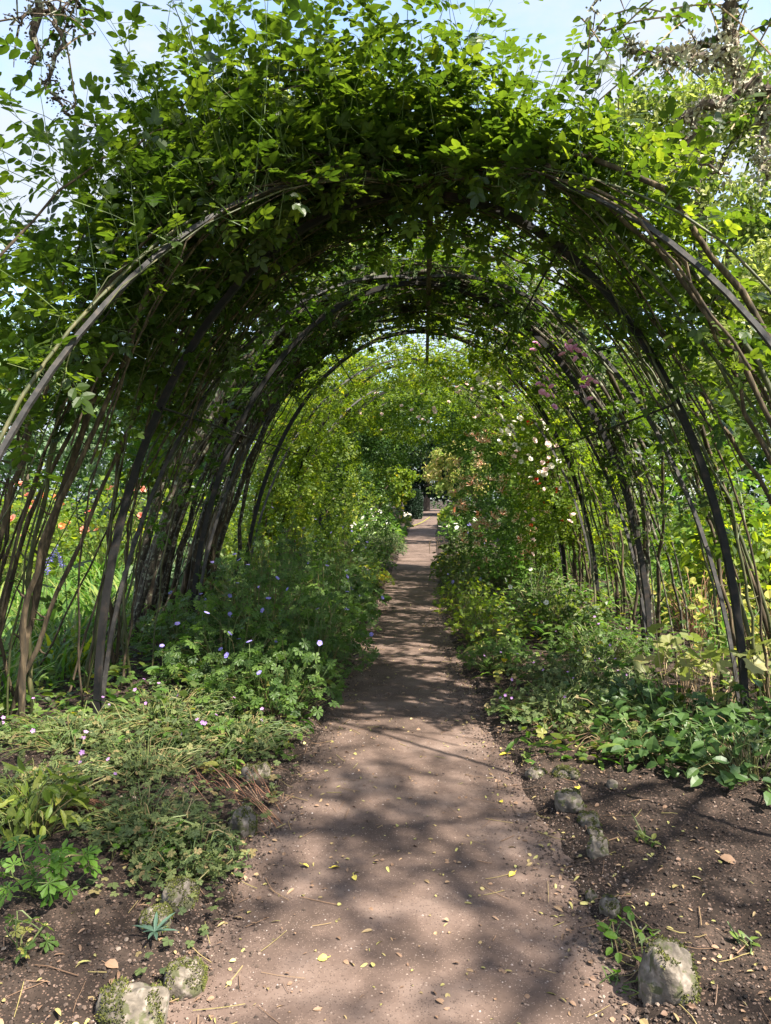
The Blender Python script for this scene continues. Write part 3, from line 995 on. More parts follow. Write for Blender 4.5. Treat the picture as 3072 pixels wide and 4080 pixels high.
blooms_on(WHITE, B['whiterose'], (1.75, 10.6, 2.1), (.50, 1.2, 1.1), 22, .085, 1)
blooms_on(WHITE, B['pale'], (1.75, 10.6, 2.1), (.50, 1.2, 1.1), 24, .080, 2)
blooms_on(WHITE, B['pale'], (-.1, 13.5, 3.12), (1.35, .5, .45), 16, .085, 7, (0, -.9, 0))
blooms_on(WHITE, B['pale'], (.7, 10.9, 3.45), (.8, .5, .32), 10, .07, 3, (0, -.8, -.5))
blooms_on(RED, B['pale'], (2.0, 12.3, 1.6), (.42, .9, 1.4), 24, .09, 4)
blooms_on(RED, B['honey'], (2.0, 12.3, 1.6), (.42, .9, 1.4), 26, .15, 6)
blooms_on(RED, B['redrose'], (2.0, 12.3, 1.6), (.42, .9, 1.4), 6, .085, 5)
climbing_rose('pink-tinged honeysuckle smothering the left side of the last arch', -1, -2.0, 15.4, 9, 700, 31, ['cane'], (.010, .022), .8, 1.0, 1.9, .125, False, .10, 'honey',
              name='honeysuckle', outw=.3, hang=.5, inner=.45, cat='honeysuckle', tintmu=.45,
              bulge=[((-1.28, 16.0, 1.55), (.72, 1.1, 1.75), 2400), ((-.75, 16.2, 2.85), (.9, .9, .60), 1900), ((.3, 16.6, 3.35), (.9, .6, .40), 900)])
HS = climbing_rose('large honeysuckle covered in cream and pink trumpet flowers on the right of the tunnel', 1, 1.95, 15.0, 10, 700, 32, ['cane'], (.012, .024), .9, .9, 1.9, .135, False, .06, 'honey',
                   name='honeysuckle', outw=.45, hang=.45, inner=.5, cat='honeysuckle', tintmu=.55,
                   bulge=[((1.42, 13.7, 1.65), (.82, 1.1, 1.65), 3600), ((.95, 15.0, 3.0), (.8, 1.0, .6), 1700)])
rr = np.random.default_rng(77)
for k in range(98):
    d = nrm(np.array([rr.normal(-.2, .7), -abs(rr.normal(.8, .4)), rr.normal(.1, .7)]))
    p = np.array([1.42, 13.7, 1.65]) + d * np.array([.82, 1.1, 1.65]) * rr.uniform(.98, 1.1)
    if p[2] > .3:
        put('blossom', B['honey'], HS, p, (rr.uniform(.3, 1.3), rr.uniform(-.4, .4), rr.uniform(0, 6)), rr.uniform(.14, .22))


# ------------------------------------------------------------------ trees
def tree(name, label, cat, x, y, h, crown_c, crown_r, mat, n=7000, clumps=60, card=.2, seed=0, trunk_r=.22, group=None, shell=.62, tint=.5, tsd=.22, lean=0, bare=0.0, csz=.30):
    r = np.random.default_rng(seed)
    root = thing(name, label, cat, (x, y, 0), group)
    cc, cr = np.array(crown_c, float), np.array(crown_r, float)
    g = Geo()
    s = np.linspace(0, 1, 9)
    tp = np.stack([x + (cc[0] - x) * s ** 1.5 + .05 * h * .2 * np.sin(s * 5), y + (cc[1] - y) * s ** 1.5, -.1 + (cc[2] + cr[2] * .3) * s], 1)
    g.tubes(tp, trunk_r * (1.15 - .85 * s), 9)
    # limbs out to the clumps
    d = nrm(r.normal(0, 1, (clumps, 3)))
    d[:, 2] = np.where(d[:, 2] < -.6, -d[:, 2], d[:, 2])
    C = cc + d * cr * (shell + (1 - shell) * r.random((clumps, 1)) ** .6) * r.uniform(.82, 1.08, (clumps, 1))
    nl = min(clumps, 26)
    si = r.uniform(.45, 1, nl)
    P0 = np.stack([np.interp(si, s, tp[:, k]) for k in range(3)], 1)
    q = np.linspace(0, 1, 6)
    LB = P0[:, None] + (C[:nl] - P0)[:, None] * q[None, :, None] + np.array([0, 0, 1.0]) * (np.sin(q * np.pi) * .08 * h)[None, :, None] * .6
    g.tubes(LB, trunk_r * .38 * (1 - .85 * q)[None] * np.ones((nl, 1)), 5)
    g.build('trunk', M['trunk'], root, smooth=True)
    g = Geo()
    per = n // clumps
    sz = cr.mean() * csz * r.uniform(.6, 1.25, clumps)
    loc = r.normal(0, .5, (clumps, per, 3))
    loc = loc * np.minimum(1, 1.0 / (np.linalg.norm(loc, axis=2, keepdims=True) + 1e-6) * r.random((clumps, per, 1)) ** .35 * 1.15)
    P = C[:, None] + loc * sz[:, None, None] * np.array([1.1, 1.1, .75])
    out_ = nrm(P - cc)
    P, out_ = P.reshape(-1, 3), out_.reshape(-1, 3)
    m = len(P)
    D = nrm(r.normal(0, 1, (m, 3)) + np.array([0, 0, -.35]))
    N = out_ * .8 + np.array([0, 0, .6]) + r.normal(0, .5, (m, 3))
    ti = np.clip(r.normal(tint, tsd, m) + np.repeat(r.normal(0, .14, clumps), per), 0, 1)
    ok = P[:, 2] > .1
    g.leaves(T_CARD, P[ok], D[ok], N[ok], card * r.uniform(.7, 1.3, m)[ok], ti[ok])
    g.build('crown', M[mat], root)
    return root


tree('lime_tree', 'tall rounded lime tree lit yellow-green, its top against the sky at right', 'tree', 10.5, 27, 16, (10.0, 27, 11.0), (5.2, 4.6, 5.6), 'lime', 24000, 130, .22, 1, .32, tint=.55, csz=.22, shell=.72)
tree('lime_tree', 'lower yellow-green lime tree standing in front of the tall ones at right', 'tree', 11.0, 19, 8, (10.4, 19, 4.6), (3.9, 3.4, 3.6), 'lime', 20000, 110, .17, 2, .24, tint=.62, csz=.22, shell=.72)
tree('broadleaf_tree', 'dark green tree filling the gap between the two lime trees', 'tree', 15.5, 27, 15, (15.5, 28, 8.0), (4.6, 4, 6.2), 'oak', 12000, 80, .28, 3, .3, tint=.5)
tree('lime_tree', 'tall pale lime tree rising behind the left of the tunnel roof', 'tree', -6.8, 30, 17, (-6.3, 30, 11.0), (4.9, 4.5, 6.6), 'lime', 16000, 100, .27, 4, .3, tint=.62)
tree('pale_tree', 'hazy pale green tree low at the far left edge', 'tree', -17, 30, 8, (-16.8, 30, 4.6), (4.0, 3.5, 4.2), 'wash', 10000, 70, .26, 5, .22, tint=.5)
tree('broadleaf_tree', 'mid green tree behind the flower border on the left', 'tree', -10.5, 36, 9, (-10.5, 36, 4.8), (4.4, 4, 4.2), 'oak', 9000, 70, .30, 6, .25, tint=.7)
tree('broadleaf_tree', 'bushy green tree seen through the right tunnel wall', 'tree', 7.2, 24, 7, (7.0, 24, 3.6), (3.2, 3, 3.4), 'lime', 12000, 70, .22, 7, .2, tint=.35)
tree('yew_tree', 'dark yew tree overhanging the far end of the path', 'tree', 2.7, 66, 9, (2.9, 66, 3.9), (3.0, 3.0, 4.4), 'yew', 12000, 80, .30, 8, .3, tint=.5)
tree('yew_tree', 'dark yew tree at the left behind the clipped column', 'tree', -2.4, 68, 9, (-2.6, 68, 3.8), (3.2, 3.0, 4.6), 'yew', 12000, 80, .30, 9, .3, tint=.5)
tree('broadleaf_tree', 'deep green tree closing the view above the far end of the path', 'tree', .2, 82, 16, (.2, 82, 7.5), (8, 4, 7.3), 'lime', 14000, 90, .42, 10, .4, tint=.1)
tree('broadleaf_tree', 'tree in the wood beyond the border, left of the far yews', 'tree', -9, 60, 14, (-9, 60, 7), (6.5, 5, 7.5), 'oak', 10000, 80, .42, 11, .4, tint=.6)
tree('broadleaf_tree', 'tree in the wood beyond the lawn, right of the far yews', 'tree', 10, 58, 15, (10, 58, 7.5), (6.5, 5, 8), 'oak', 10000, 80, .42, 12, .4, tint=.6)
tree('broadleaf_tree', 'broad tree behind the right hand lawn near the picture edge', 'tree', 22, 42, 14, (22, 42, 7), (7, 5, 7.5), 'oak', 10000, 80, .4, 13, .4, tint=.65)
tree('broadleaf_tree', 'distant tree seen low between the left arch posts', 'tree', -20, 55, 10, (-20, 55, 5), (7, 5, 6), 'oak', 9000, 70, .4, 14, .35, tint=.75)


def hedge(label, x0, x1, y, h, seed):
    r = np.random.default_rng(seed)
    root = thing('hedge', label, 'hedge', ((x0 + x1) / 2, y, 0))
    n = int(abs(x1 - x0) * 420)
    x = r.uniform(x0, x1, n)
    q = r.random(n)
    top = h * (.8 + .4 * vnoise(x * .5, x * 0, seed))
    P = np.stack([x, y - .9 + r.normal(0, .25, n) + .5 * q, top * q ** .8], 1)
    g = Geo()
    g.leaves(T_CARD, P, r.normal(0, 1, (n, 3)), np.array([0, -.7, .6]) + r.normal(0, .5, (n, 3)), r.uniform(.18, .34, n), np.clip(r.normal(.55, .22, n), 0, 1))
    g.build('foliage', M['oak'], root)


hedge('green hedge closing the garden on the left, beyond the flower border', -40, -3.2, 44, 3.4, 1)
hedge('green hedge closing the garden on the right, beyond the lawn', 3.4, 40, 44, 3.6, 2)
hedge('dark tall hedge across the very far end of the path, under the trees', -26, 26, 98, 7.5, 3)
tree('broadleaf_tree', 'low spreading green tree beside the hedge, right of the far path', 'tree', 4.8, 38, 5.5, (4.8, 38, 2.7), (2.4, 2.2, 2.9), 'oak', 7000, 60, .24, 21, .16, tint=.75)


# old apple trees whose lichened limbs hang in at the top
def limb(g, pts, r0, r1, k=14, seed=0, wob=.02):
    r = np.random.default_rng(seed)
    pts = np.asarray(pts, float)
    s = np.linspace(0, len(pts) - 1, k)
    # catmull-like smoothing through linear interpolation and jitter
    P = np.stack([np.interp(s, np.arange(len(pts)), pts[:, c]) for c in range(3)], 1)
    P[1:-1] = (P[:-2] + 2 * P[1:-1] + P[2:]) / 4
    P[1:-1] += r.normal(0, wob, (k - 2, 3))
    g.tubes(P, np.linspace(r0, r1, k) * r.uniform(.85, 1.2, k), 7)
    return P


def lichen_on(g, P, n, size, seed, spread=.03, droop=0.0):
    r = np.random.default_rng(seed)
    s = r.random(n) * (len(P) - 1)
    k = s.astype(int)
    p = P[k] * (1 - (s - k))[:, None] + P[np.minimum(k + 1, len(P) - 1)] * (s - k)[:, None]
    d = nrm(r.normal(0, 1, (n, 3)))
    p = p + d * spread * r.random((n, 1))
    D = d + np.array([0, 0, -droop])
    g.leaves(T_LEAF, p, D, r.normal(0, 1, (n, 3)), size * r.uniform(.5, 1.4, n), np.clip(r.normal(.5, .28, n), 0, 1))


def apple_tree(name, label, trunk, limbs, crown_boxes, lich, seed, leafmat='rose', lichmat='lichen'):
    root = thing(name, label, 'tree', (trunk[0][0], trunk[0][1], 0))
    r = np.random.default_rng(seed)
    g = Geo()
    limb(g, trunk, .17, .09, 18, seed, .015)
    g.build('trunk', M['apple'], root, smooth=True)
    lg = Geo()
    allP = []
    for k, (pts, r0, r1, nl) in enumerate(limbs):
        b = Geo()
        P = limb(b, pts, r0, r1, 16, seed + k + 1)
        allP.append(P)
        # twigs
        for q in range(7):
            j = r.integers(3, 15)
            d = nrm(r.normal(0, 1, 3) + np.array([0, 0, -.2]))
            L = r.uniform(.08, .28)
            tw = np.stack([P[j], P[j] + d * L * .5 + r.normal(0, .015, 3), P[j] + d * L + np.array([0, 0, -.05 * L])])
            b.tubes(tw, np.array([.006, .0045, .002]), 4)
            if nl:
                lichen_on(lg, tw, max(3, nl // 18), .018, seed * 31 + k * 7 + q, .015)
        b.build('branch', M['apple'], root, smooth=True)
        if nl:
            lichen_on(lg, P, nl, .028 if lichmat == 'lichen' else .015, seed * 17 + k, .055, .2)
    if lg.n:
        lg.build('lichen', M[lichmat], root)
    g = Geo()
    tws, LP = [], []
    for (c, rad, n) in crown_boxes:
        c, rad = np.array(c, float), np.array(rad, float)
        nt_ = n // 14
        P0 = c + rad * nrm(r.normal(0, 1, (nt_, 3))) * r.random((nt_, 1)) ** .4
        d = nrm(r.normal(0, 1, (nt_, 3)) * np.array([1, 1, .5]))
        L = r.uniform(.25, .6, nt_)
        s = np.linspace(0, 1, 14)
        pp = P0[:, None] + d[:, None] * (L[:, None] * s)[..., None] + np.array([0, 0, -.12]) * (s ** 2)[None, :, None]
        tws.append(pp[:, ::3])
        LP.append(pp.reshape(-1, 3))
    if LP:
        pp = np.concatenate(tws)
        g.tubes(pp, .005, 4, tint=.5, mat=1)
        LP = np.concatenate(LP)
        n = len(LP)
        g.leaves(T_LEAF, LP, r.normal(0, 1, (n, 3)) + np.array([0, 0, -.3]), np.array([0, 0, .8]) + r.normal(0, .6, (n, 3)), r.uniform(.035, .07, n), np.clip(r.normal(.45, .2, n), 0, .9))
        g.build('crown', [M[leafmat], M['drystem']], root)
    return root


yb = 4.35
limbsR = [
    ([(3.9, 3.6, 4.2), (3.2, 4.1, 4.9), at(1600, -60, yb), at(1583, 20, yb), at(1585, 120, yb), at(1590, 205, yb + .05)], .065, .022, 620),
    ([at(1583, 60, yb), at(1530, 95, yb + .1), at(1450, 115, yb + .2), at(1370, 108, yb + .3), at(1362, 92, yb + .3)], .024, .009, 300),
    ([at(1585, 100, yb), at(1530, 128, yb - .1), at(1465, 133, yb - .15), at(1440, 118, yb - .2)], .024, .008, 520),
    ([(3.9, 3.6, 3.9), (3.1, 4.0, 3.95), at(1690, 185, yb), at(1600, 205, yb), at(1520, 232, yb), at(1468, 268, yb)], .060, .024, 800),
    ([at(1468, 268, yb), at(1458, 308, yb), at(1412, 350, yb + .1), at(1350, 390, yb + .15), at(1290, 432, yb + .25)], .018, .007, 60),
    ([at(1500, 240, yb), at(1502, 320, yb), at(1535, 362, yb - .05), at(1575, 376, yb - .05)], .016, .006, 60),
    ([at(1640, 195, yb), at(1652, 260, yb + .05), at(1650, 330, yb + .05), at(1648, 395, yb + .1)], .020, .007, 280),
    ([at(1458, 308, yb), at(1470, 360, yb + .05), at(1465, 400, yb + .05)], .010, .004, 40),
    ([(2.6, 3.6, 5.4), at(1300, -60, yb + .3), at(1288, 10, yb + .3), at(1280, 80, yb + .3)], .014, .004, 60),
    ([(3.9, 3.6, 4.4), (2.6, 2.6, 5.8), (.6, 2.2, 6.3), (-1.6, 2.6, 6.2)], .035, .012, 0),
    ([(4.2, 2.6, 3.6), (3.0, 1.2, 5.2), (1.2, .8, 5.9), (-.6, .5, 6.2)], .035, .012, 0),
    ([(4.2, 2.6, 4.0), (3.6, -.2, 5.4), (2.6, -1.6, 6.0)], .04, .015, 0),
]
apple_tree('apple_tree', 'old apple tree with grey lichen-crusted limbs hanging in at the top right', [(4.6, 3.0, -.1), (4.4, 3.0, 1.5), (4.1, 3.2, 3.2), (3.8, 3.6, 4.6), (3.4, 3.9, 6.2)], limbsR,
           [((3.0, 1.2, 5.7), (1.9, 1.0, .7), 4160), ((1.6, .4, 6.0), (1.6, 1.0, .6), 2400), ((4.3, .2, 5.2), (1.4, 1.2, .8), 2400), ((.2, 2.9, 6.7), (1.6, .9, .5), 3200),  # last crown mass here is added out of view to shade the left roses
            (tuple(at(1480, 60, 4.5)), (.55, .4, .25), 210), (tuple(at(1290, 70, 4.7)), (.25, .25, .3), 110), (tuple(at(1560, 260, 4.6)), (.5, .4, .3), 70)], True, 5)
yl = 4.1
limbsL = [
    ([(-4.4, 2.9, 3.6), (-3.4, 3.6, 4.9), (-2.5, 4.0, 4.9), at(90, -40, yl), at(84, 40, yl), at(82, 110, yl), at(68, 138, yl)], .05, .013, 320),
    ([at(85, 20, yl), at(62, 30, yl), at(45, 60, yl), at(15, 82, yl)], .014, .006, 80),
    ([at(90, 5, yl), at(125, 30, yl), at(150, 45, yl + .05), at(182, 52, yl + .1)], .014, .005, 60),
    ([at(125, 28, yl), at(132, 95, yl), at(110, 160, yl), at(107, 200, yl), at(130, 232, yl), at(150, 246, yl)], .014, .006, 260),
    ([at(160, -60, yl), at(165, -10, yl), at(168, 18, yl)], .018, .006, 40),
]
apple_tree('apple_tree', 'mossy silhouette-dark twigs of an old apple tree drooping at the top left corner', [(-4.9, 2.6, -.1), (-4.8, 2.6, 1.6), (-4.5, 2.8, 3.2), (-4.2, 3.0, 4.6)], limbsL,
           [((-4.6, 2.4, 6.2), (1.6, 1.4, .9), 1200), (tuple(at(150, 70, 4.2)), (.22, .2, .12), 70)], True, 6, 'rose_dark', 'backlit_moss')


# ------------------------------------------------------------------ bed plants
def clump(name, label, cat, x, y, rad, h, mat, tpls, n, leaf, seed, stems=True, stemmat='greenstem', flowers=None, nfl=0, fsize=.03, group=None, dome=.7, tint=.45, tsd=.2, upright=.6, fup=.05, flat=False):
    """a leafy plant: leaf stalks from the base to a dome of leaves, flowers held above"""
    r = np.random.default_rng(seed)
    z0 = float(ground_h(x, y))
    root = thing(name, label, cat, (x, y, z0), group)
    g = Geo()
    a = r.uniform(0, 2 * np.pi, n)
    q = np.sqrt(r.random(n))
    lump = .75 + .5 * vnoise(np.cos(a) * 1.6 + q + seed, np.sin(a) * 1.6 + seed * 1.7, seed)
    hx = h * (1 - dome * q ** 2) * r.uniform(.35, 1.05, n) * lump
    P = np.stack([x + rad * q * np.cos(a) * lump, y + rad * q * np.sin(a) * lump, z0 + hx], 1)
    gl = ground_h(P[:, 0], P[:, 1])
    P[:, 2] = np.maximum(P[:, 2], gl + .02)
    base = np.stack([x + .35 * (P[:, 0] - x), y + .35 * (P[:, 1] - y), 0 * a], 1)
    base[:, 2] = ground_h(base[:, 0], base[:, 1]) - .01
    if stems:
        k = r.random(n) < (.5 if n > 200 else 1.0)
        s = np.linspace(0, 1, 5)
        mid = base[k][:, None] + (P[k] - base[k])[:, None] * s[None, :, None]
        mid += np.array([0, 0, 1.0]) * (np.sin(s * np.pi) * .12)[None, :, None] * h + (r.normal(0, .04, (k.sum(), 1, 3)) * np.sin(s * np.pi)[None, :, None])
        mid[:, 0, 2] = base[k][:, 2]
        g.tubes(mid, .0024, 3, tint=r.uniform(0, 1, k.sum()), mat=1)
    outd = np.stack([np.cos(a), np.sin(a), 0 * a], 1)
    D = outd * .8 + r.normal(0, .5, (n, 3)) + np.array([0, 0, -.05])
    N = np.array([0, 0, 1.0]) * upright + outd * .35 + r.normal(0, .33, (n, 3))
    ti = np.clip(r.normal(tint, tsd, n), 0, 1)
    w_ = r.integers(0, len(tpls), n)
    for k, t_ in enumerate(tpls):
        m = w_ == k
        g.leaves(t_, P[m], D[m], N[m], leaf * r.uniform(.6, 1.25, n)[m], ti[m])
    if flowers is not None and nfl:
        fi = r.choice(n, nfl)
        fp = P[fi] + np.stack([r.normal(0, .05, nfl), r.normal(0, .05, nfl), np.abs(r.normal(fup, fup * .6, nfl)) + h * .12], 1)
        fp[:, 2] = np.maximum(fp[:, 2], z0 + h * .55)
        s = np.linspace(0, 1, 4)
        ln = P[fi][:, None] * (1 - s)[None, :, None] + fp[:, None] * s[None, :, None]
        g.tubes(ln, .0018, 3, tint=.3, mat=1)
        g.build('foliage', [M[mat], M[stemmat]], root)
        for p in fp:
            put('flower', flowers, root, p + np.array([0, 0, .004]), (r.uniform(.0, 1.3), r.uniform(-.6, .6), r.uniform(-1.2, 1.2)), fsize * r.uniform(.8, 1.2))
    else:
        g.build('foliage', [M[mat], M[stemmat]], root)
    return root


PALM = T_PALM
# tall violet cranesbill on the left of the path
CL = [
    (-1.05, 5.15, .46, .42, 230, 3, 'violet cranesbill clump at the path edge nearest the viewer, left side'),
    (-1.55, 5.6, .55, .55, 330, 5, 'violet cranesbill clump in front of the black left arch post'),
    (-.92, 6.0, .45, .62, 300, 3, 'violet cranesbill clump leaning over the left path edge, second from the front'),
    (-1.5, 6.5, .55, .80, 380, 5, 'tall violet cranesbill clump in the thick of the left bed'),
    (-2.15, 6.6, .50, .50, 260, 3, 'violet cranesbill clump beside the lichened rose trunks'),
    (-1.0, 7.2, .48, .75, 320, 4, 'tall violet cranesbill clump at the path edge where the path is dark'),
    (-1.7, 7.8, .60, .95, 380, 4, 'tallest violet cranesbill clump against the left tunnel wall'),
    (-1.0, 8.6, .45, .65, 260, 1, 'dark leafy cranesbill clump just before the glossy hellebore'),
    (-1.75, 9.3, .60, .95, 320, 2, 'shaded cranesbill clump under the third left arch'),
    (-1.4, 11.6, .60, .85, 260, 5, 'sunlit cranesbill clump with pale violet flowers along the left wall'),
]
for k, (x, y, rad, h, n, nf, lab) in enumerate(CL):
    clump('cranesbill', lab, 'flowering plant', x, y, rad * 1.1, h * 1.2, 'crane', PALM, int(n * 1.35), .088, 100 + k, flowers=B['violet'], nfl=nf + 2, fsize=.044, dome=.55, fup=.11, tint=.42, group='violet cranesbill clumps in the left bed')
# glossy hellebore, yellow spurge, lavender mound further left
clump('hellebore', 'glossy dark green hellebore with fingered leaves beside the path on the left', 'plant', -1.0, 9.9, .48, .5, 'broad', T_PALM, 190, .17, 130, tint=.55, dome=.6)
clump('herb_clump', 'yellow-green low plant spilling on the path beyond the hellebore', 'plant', -.95, 12.6, .42, .36, 'rose_sunlit', PALM, 260, .08, 131, tint=.65, flowers=B['pale'], nfl=5, fsize=.05)
clump('herb_clump', 'feathery dark plant with violet flowers behind the yellow-green one', 'plant', -1.5, 13.9, .6, .95, 'crane', PALM, 300, .08, 132, tint=.35, flowers=B['violet'], nfl=8, fsize=.06, fup=.1)
clump('lavender', 'rounded grey-green lavender mound bulging over the left path edge far along', 'shrub', -1.15, 18.6, .75, .72, 'grey_herb', [T_LANCE], 1300, .10, 133, tint=.25, dome=.55)
clump('herb_clump', 'tall white-flowered border plant on the left past the tunnel', 'flowering plant', -1.35, 21.5, .7, 1.15, 'honey', [T_LANCE], 420, .20, 134, tint=.6, flowers=B['white'], nfl=16, fsize=.16, fup=.15)
clump('herb_clump', 'leafy green border plant left of the far path, behind the white flowers', 'plant', -1.6, 25, .9, 1.1, 'bright', [T_LEAF], 420, .20, 135, tint=.3)
clump('herb_clump', 'border plant with tall white spikes nearing the clipped yew on the left', 'flowering plant', -1.5, 34, .9, 1.2, 'rose', [T_LEAF], 420, .2, 136, tint=.6, flowers=B['whitespike'], nfl=9, fsize=.5, fup=.1)

# right hand bed
CR = [
    (.92, 5.05, .45, .24, 520, .045, 'grey_herb', T_PALM_LO, 9, B['mauve'], .022, 'grey-green mat with tiny mauve flowers at the right path edge, nearest the viewer'),
    (1.2, 5.8, .50, .30, 560, .045, 'grey_herb', T_PALM_LO, 12, B['mauve'], .022, 'grey-green mat thick with tiny mauve flowers on the right, second from the front'),
    (.66, 6.5, .38, .34, 360, .055, 'crane', T_PALM, 3, B['mauve'], .022, 'dark leafy clump bulging on the right path edge opposite the cranesbills'),
    (1.6, 6.6, .50, .38, 420, .055, 'crane', T_PALM, 5, B['mauve'], .024, 'green clump with mauve specks before the thin right hand canes'),
    (.62, 7.6, .40, .46, 380, .06, 'rose_sunlit', T_PALM, 0, None, .02, 'yellow-green leafy clump at the right path edge beside the sunlit stretch'),
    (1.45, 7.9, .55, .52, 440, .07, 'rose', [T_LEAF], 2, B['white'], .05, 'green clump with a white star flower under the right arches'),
    (.56, 9.0, .42, .55, 380, .06, 'rose_sunlit', [T_LEAF], 0, None, .02, 'sunlit yellow-green clump leaning into the path on the right'),
    (1.5, 9.6, .6, .62, 420, .07, 'grass', [T_LANCE], 3, B['white'], .06, 'mixed narrow-leaved clump against the right wall'),
    (.54, 10.8, .40, .55, 340, .07, 'grey_herb', [T_LEAF], 5, B['violet'], .05, 'silvery clump with bluish flowers at the right path edge'),
    (.58, 12.6, .45, .62, 340, .07, 'rose', [T_LEAF], 3, B['salmon'], .09, 'green clump with a salmon flower beside the right path edge'),
    (1.35, 12.2, .55, .85, 380, .09, 'bright', [T_LEAF], 0, None, .1, 'bright broad-leaved clump below the red roses'),
    (.60, 14.6, .45, .65, 340, .08, 'rose', [T_LEAF], 4, B['pale'], .08, 'leafy clump below the honeysuckle at the path edge'),
    (.95, 17.4, .5, .75, 340, .09, 'grey_herb', [T_LEAF], 6, B['violet'], .09, 'grey-leaved clump with blue flowers by the wire plant support'),
    (1.3, 23.5, .7, 1.0, 360, .18, 'bright', [T_LANCE], 10, B['white'], .14, 'narrow-leaved border clump with white flowers on the right past the tunnel'),
    (1.5, 29, .8, 1.3, 360, .20, 'grass', [T_LANCE], 10, B['redspike'], .45, 'border clump with red spikes on the right past the tunnel'),
    (1.7, 38, 1.0, 1.2, 360, .22, 'rose_sunlit', [T_LEAF], 0, None, .1, 'pale green clump at the end of the right border'),
]
for k, (x, y, rad, h, n, lf, mt, tp, nf, fl, fs, lab) in enumerate(CR):
    clump('herb_clump', lab, 'flowering plant' if nf else 'plant', x, y, rad, h, mt, tp, n, lf, 200 + k, flowers=fl, nfl=nf, fsize=fs, tint=.5, dome=.6, group='plants along the right bed')

# low front plants on the left: grey-green mats with mauve flowers
FL = [
    (-1.75, 4.75, .50, .17, 620, 9, 'mauve-flowered grey-green mat in front of the left arch post'),
    (-1.15, 4.45, .42, .16, 520, 5, 'low grey-green mat beside the path where the cranesbills begin'),
    (-2.15, 4.3, .42, .18, 480, 6, 'grey-green mat around the foot of the leaning brown rose canes'),
    (-1.55, 3.95, .40, .15, 520, 4, 'thin grey-green mat over the dark soil, behind the dried stalks'),
    (-1.95, 3.5, .36, .16, 460, 2, 'grey-green mat at the left edge above the yellow lily plant'),
    (-1.25, 3.2, .30, .14, 420, 1, 'sunlit grey-green mat beside the mossy edging stones'),
    (-.98, 2.95, .24, .15, 300, 0, 'silvery mat spilling over the mossy stones on to the path'),
]
for k, (x, y, rad, h, n, nf, lab) in enumerate(FL):
    clump('groundcover_plant', lab, 'plant', x, y, rad, h, 'grey_herb', [palmate(5, R(240), False, .45, 3 + k)], int(n * .95), .037, 300 + k, flowers=B['mauve'], nfl=nf, fsize=.026, tint=.5, dome=.4, tsd=.28, upright=1.3, group='low mats at the front left')

# single named plants near the viewer
x, y = gr(110, 1990)
clump('cranesbill', 'bright lobed-leaved cranesbill seedling on bare soil at the lower left', 'plant', x - .02, y + .02, .14, .19, 'bright', T_PALM, 22, .095, 401, tint=.25, dome=.4, upright=1.2)
x, y = gr(40, 2110)
clump('cranesbill', 'small dull cranesbill seedling at the very lower left edge', 'plant', x, y, .10, .12, 'crane', T_PALM, 10, .07, 402, tint=.8, upright=1.2)
x, y = gr(335, 1885)
clump('strawberry_plant', 'bright green three-leaved plant in the sun, left of the path', 'plant', x, y, .13, .11, 'bright', [compound(1, True, .55, 3)], 13, .11, 403, tint=.5, upright=1.4)
x, y = gr(70, 1830)
g_ = clump('lily_plant', 'yellowing strap-leaved plant at the left edge', 'plant', x, y, .27, .27, 'yellow', [T_LANCE, leaflet(.22, .05, .3, True)], 230, .080, 404, tint=.25, dome=.5, tsd=.25)
x, y = gr(490, 1690)
clump('seedling', 'small green seedling on dark soil beside the dark edging stone', 'plant', x, y, .09, .14, 'crane', [T_LEAF], 22, .07, 405, tint=.8)
x, y = gr(582, 1735)
clump('cranesbill', 'tiny pale cranesbill leaf growing at the left edge of the path', 'plant', x, y, .025, .05, 'grey_herb', T_PALM, 3, .07, 406, tint=.9)
x, y = gr(1360, 2065)
clump('seedling', 'bright green seedling beside the big right-hand stone', 'plant', x, y, .09, .09, 'bright', [T_LEAF], 20, .045, 407, tint=.5, upright=1.3)
x, y = gr(1335, 2140)
clump('seedling', 'flattened green weed at the foot of the big right-hand stone', 'plant', x, y, .08, .04, 'bright', [T_LEAF], 14, .04, 408, tint=.4, upright=1.5)
x, y = gr(1608, 2085)
clump('seedling', 'tiny green weed alone on the soil at the right edge', 'plant', x, y, .03, .03, 'crane', [T_LEAF], 7, .035, 409, tint=.8, upright=1.5)
x, y = gr(1400, 1855)
clump('seedling', 'tiny green weed near the middle right edging stones', 'plant', x, y, .05, .03, 'crane', [T_LEAF], 9, .035, 410, tint=.8, upright=1.5)
# spiky blue-grey rosette
x, y = gr(335, 2062)
rt = thing('spiky_rosette', 'small blue-grey spiky rosette between the mossy stones', 'plant', (x, y, float(ground_h(x, y))))
g = Geo()
r = np.random.default_rng(9)
n = 11
a = np.arange(n) * 2.4
el = r.uniform(.1, .9, n)
g.leaves(leaflet(.09, .03, .25, True), np.tile([x, y, float(ground_h(x, y)) + .03], (n, 1)), np.stack([np.cos(a), np.sin(a), el], 1), np.stack([-el * np.cos(a), -el * np.sin(a), np.ones(n)], 1), r.uniform(.05, .09, n), r.random(n) * .6)
g.build('foliage', M['blueleaf'], rt)

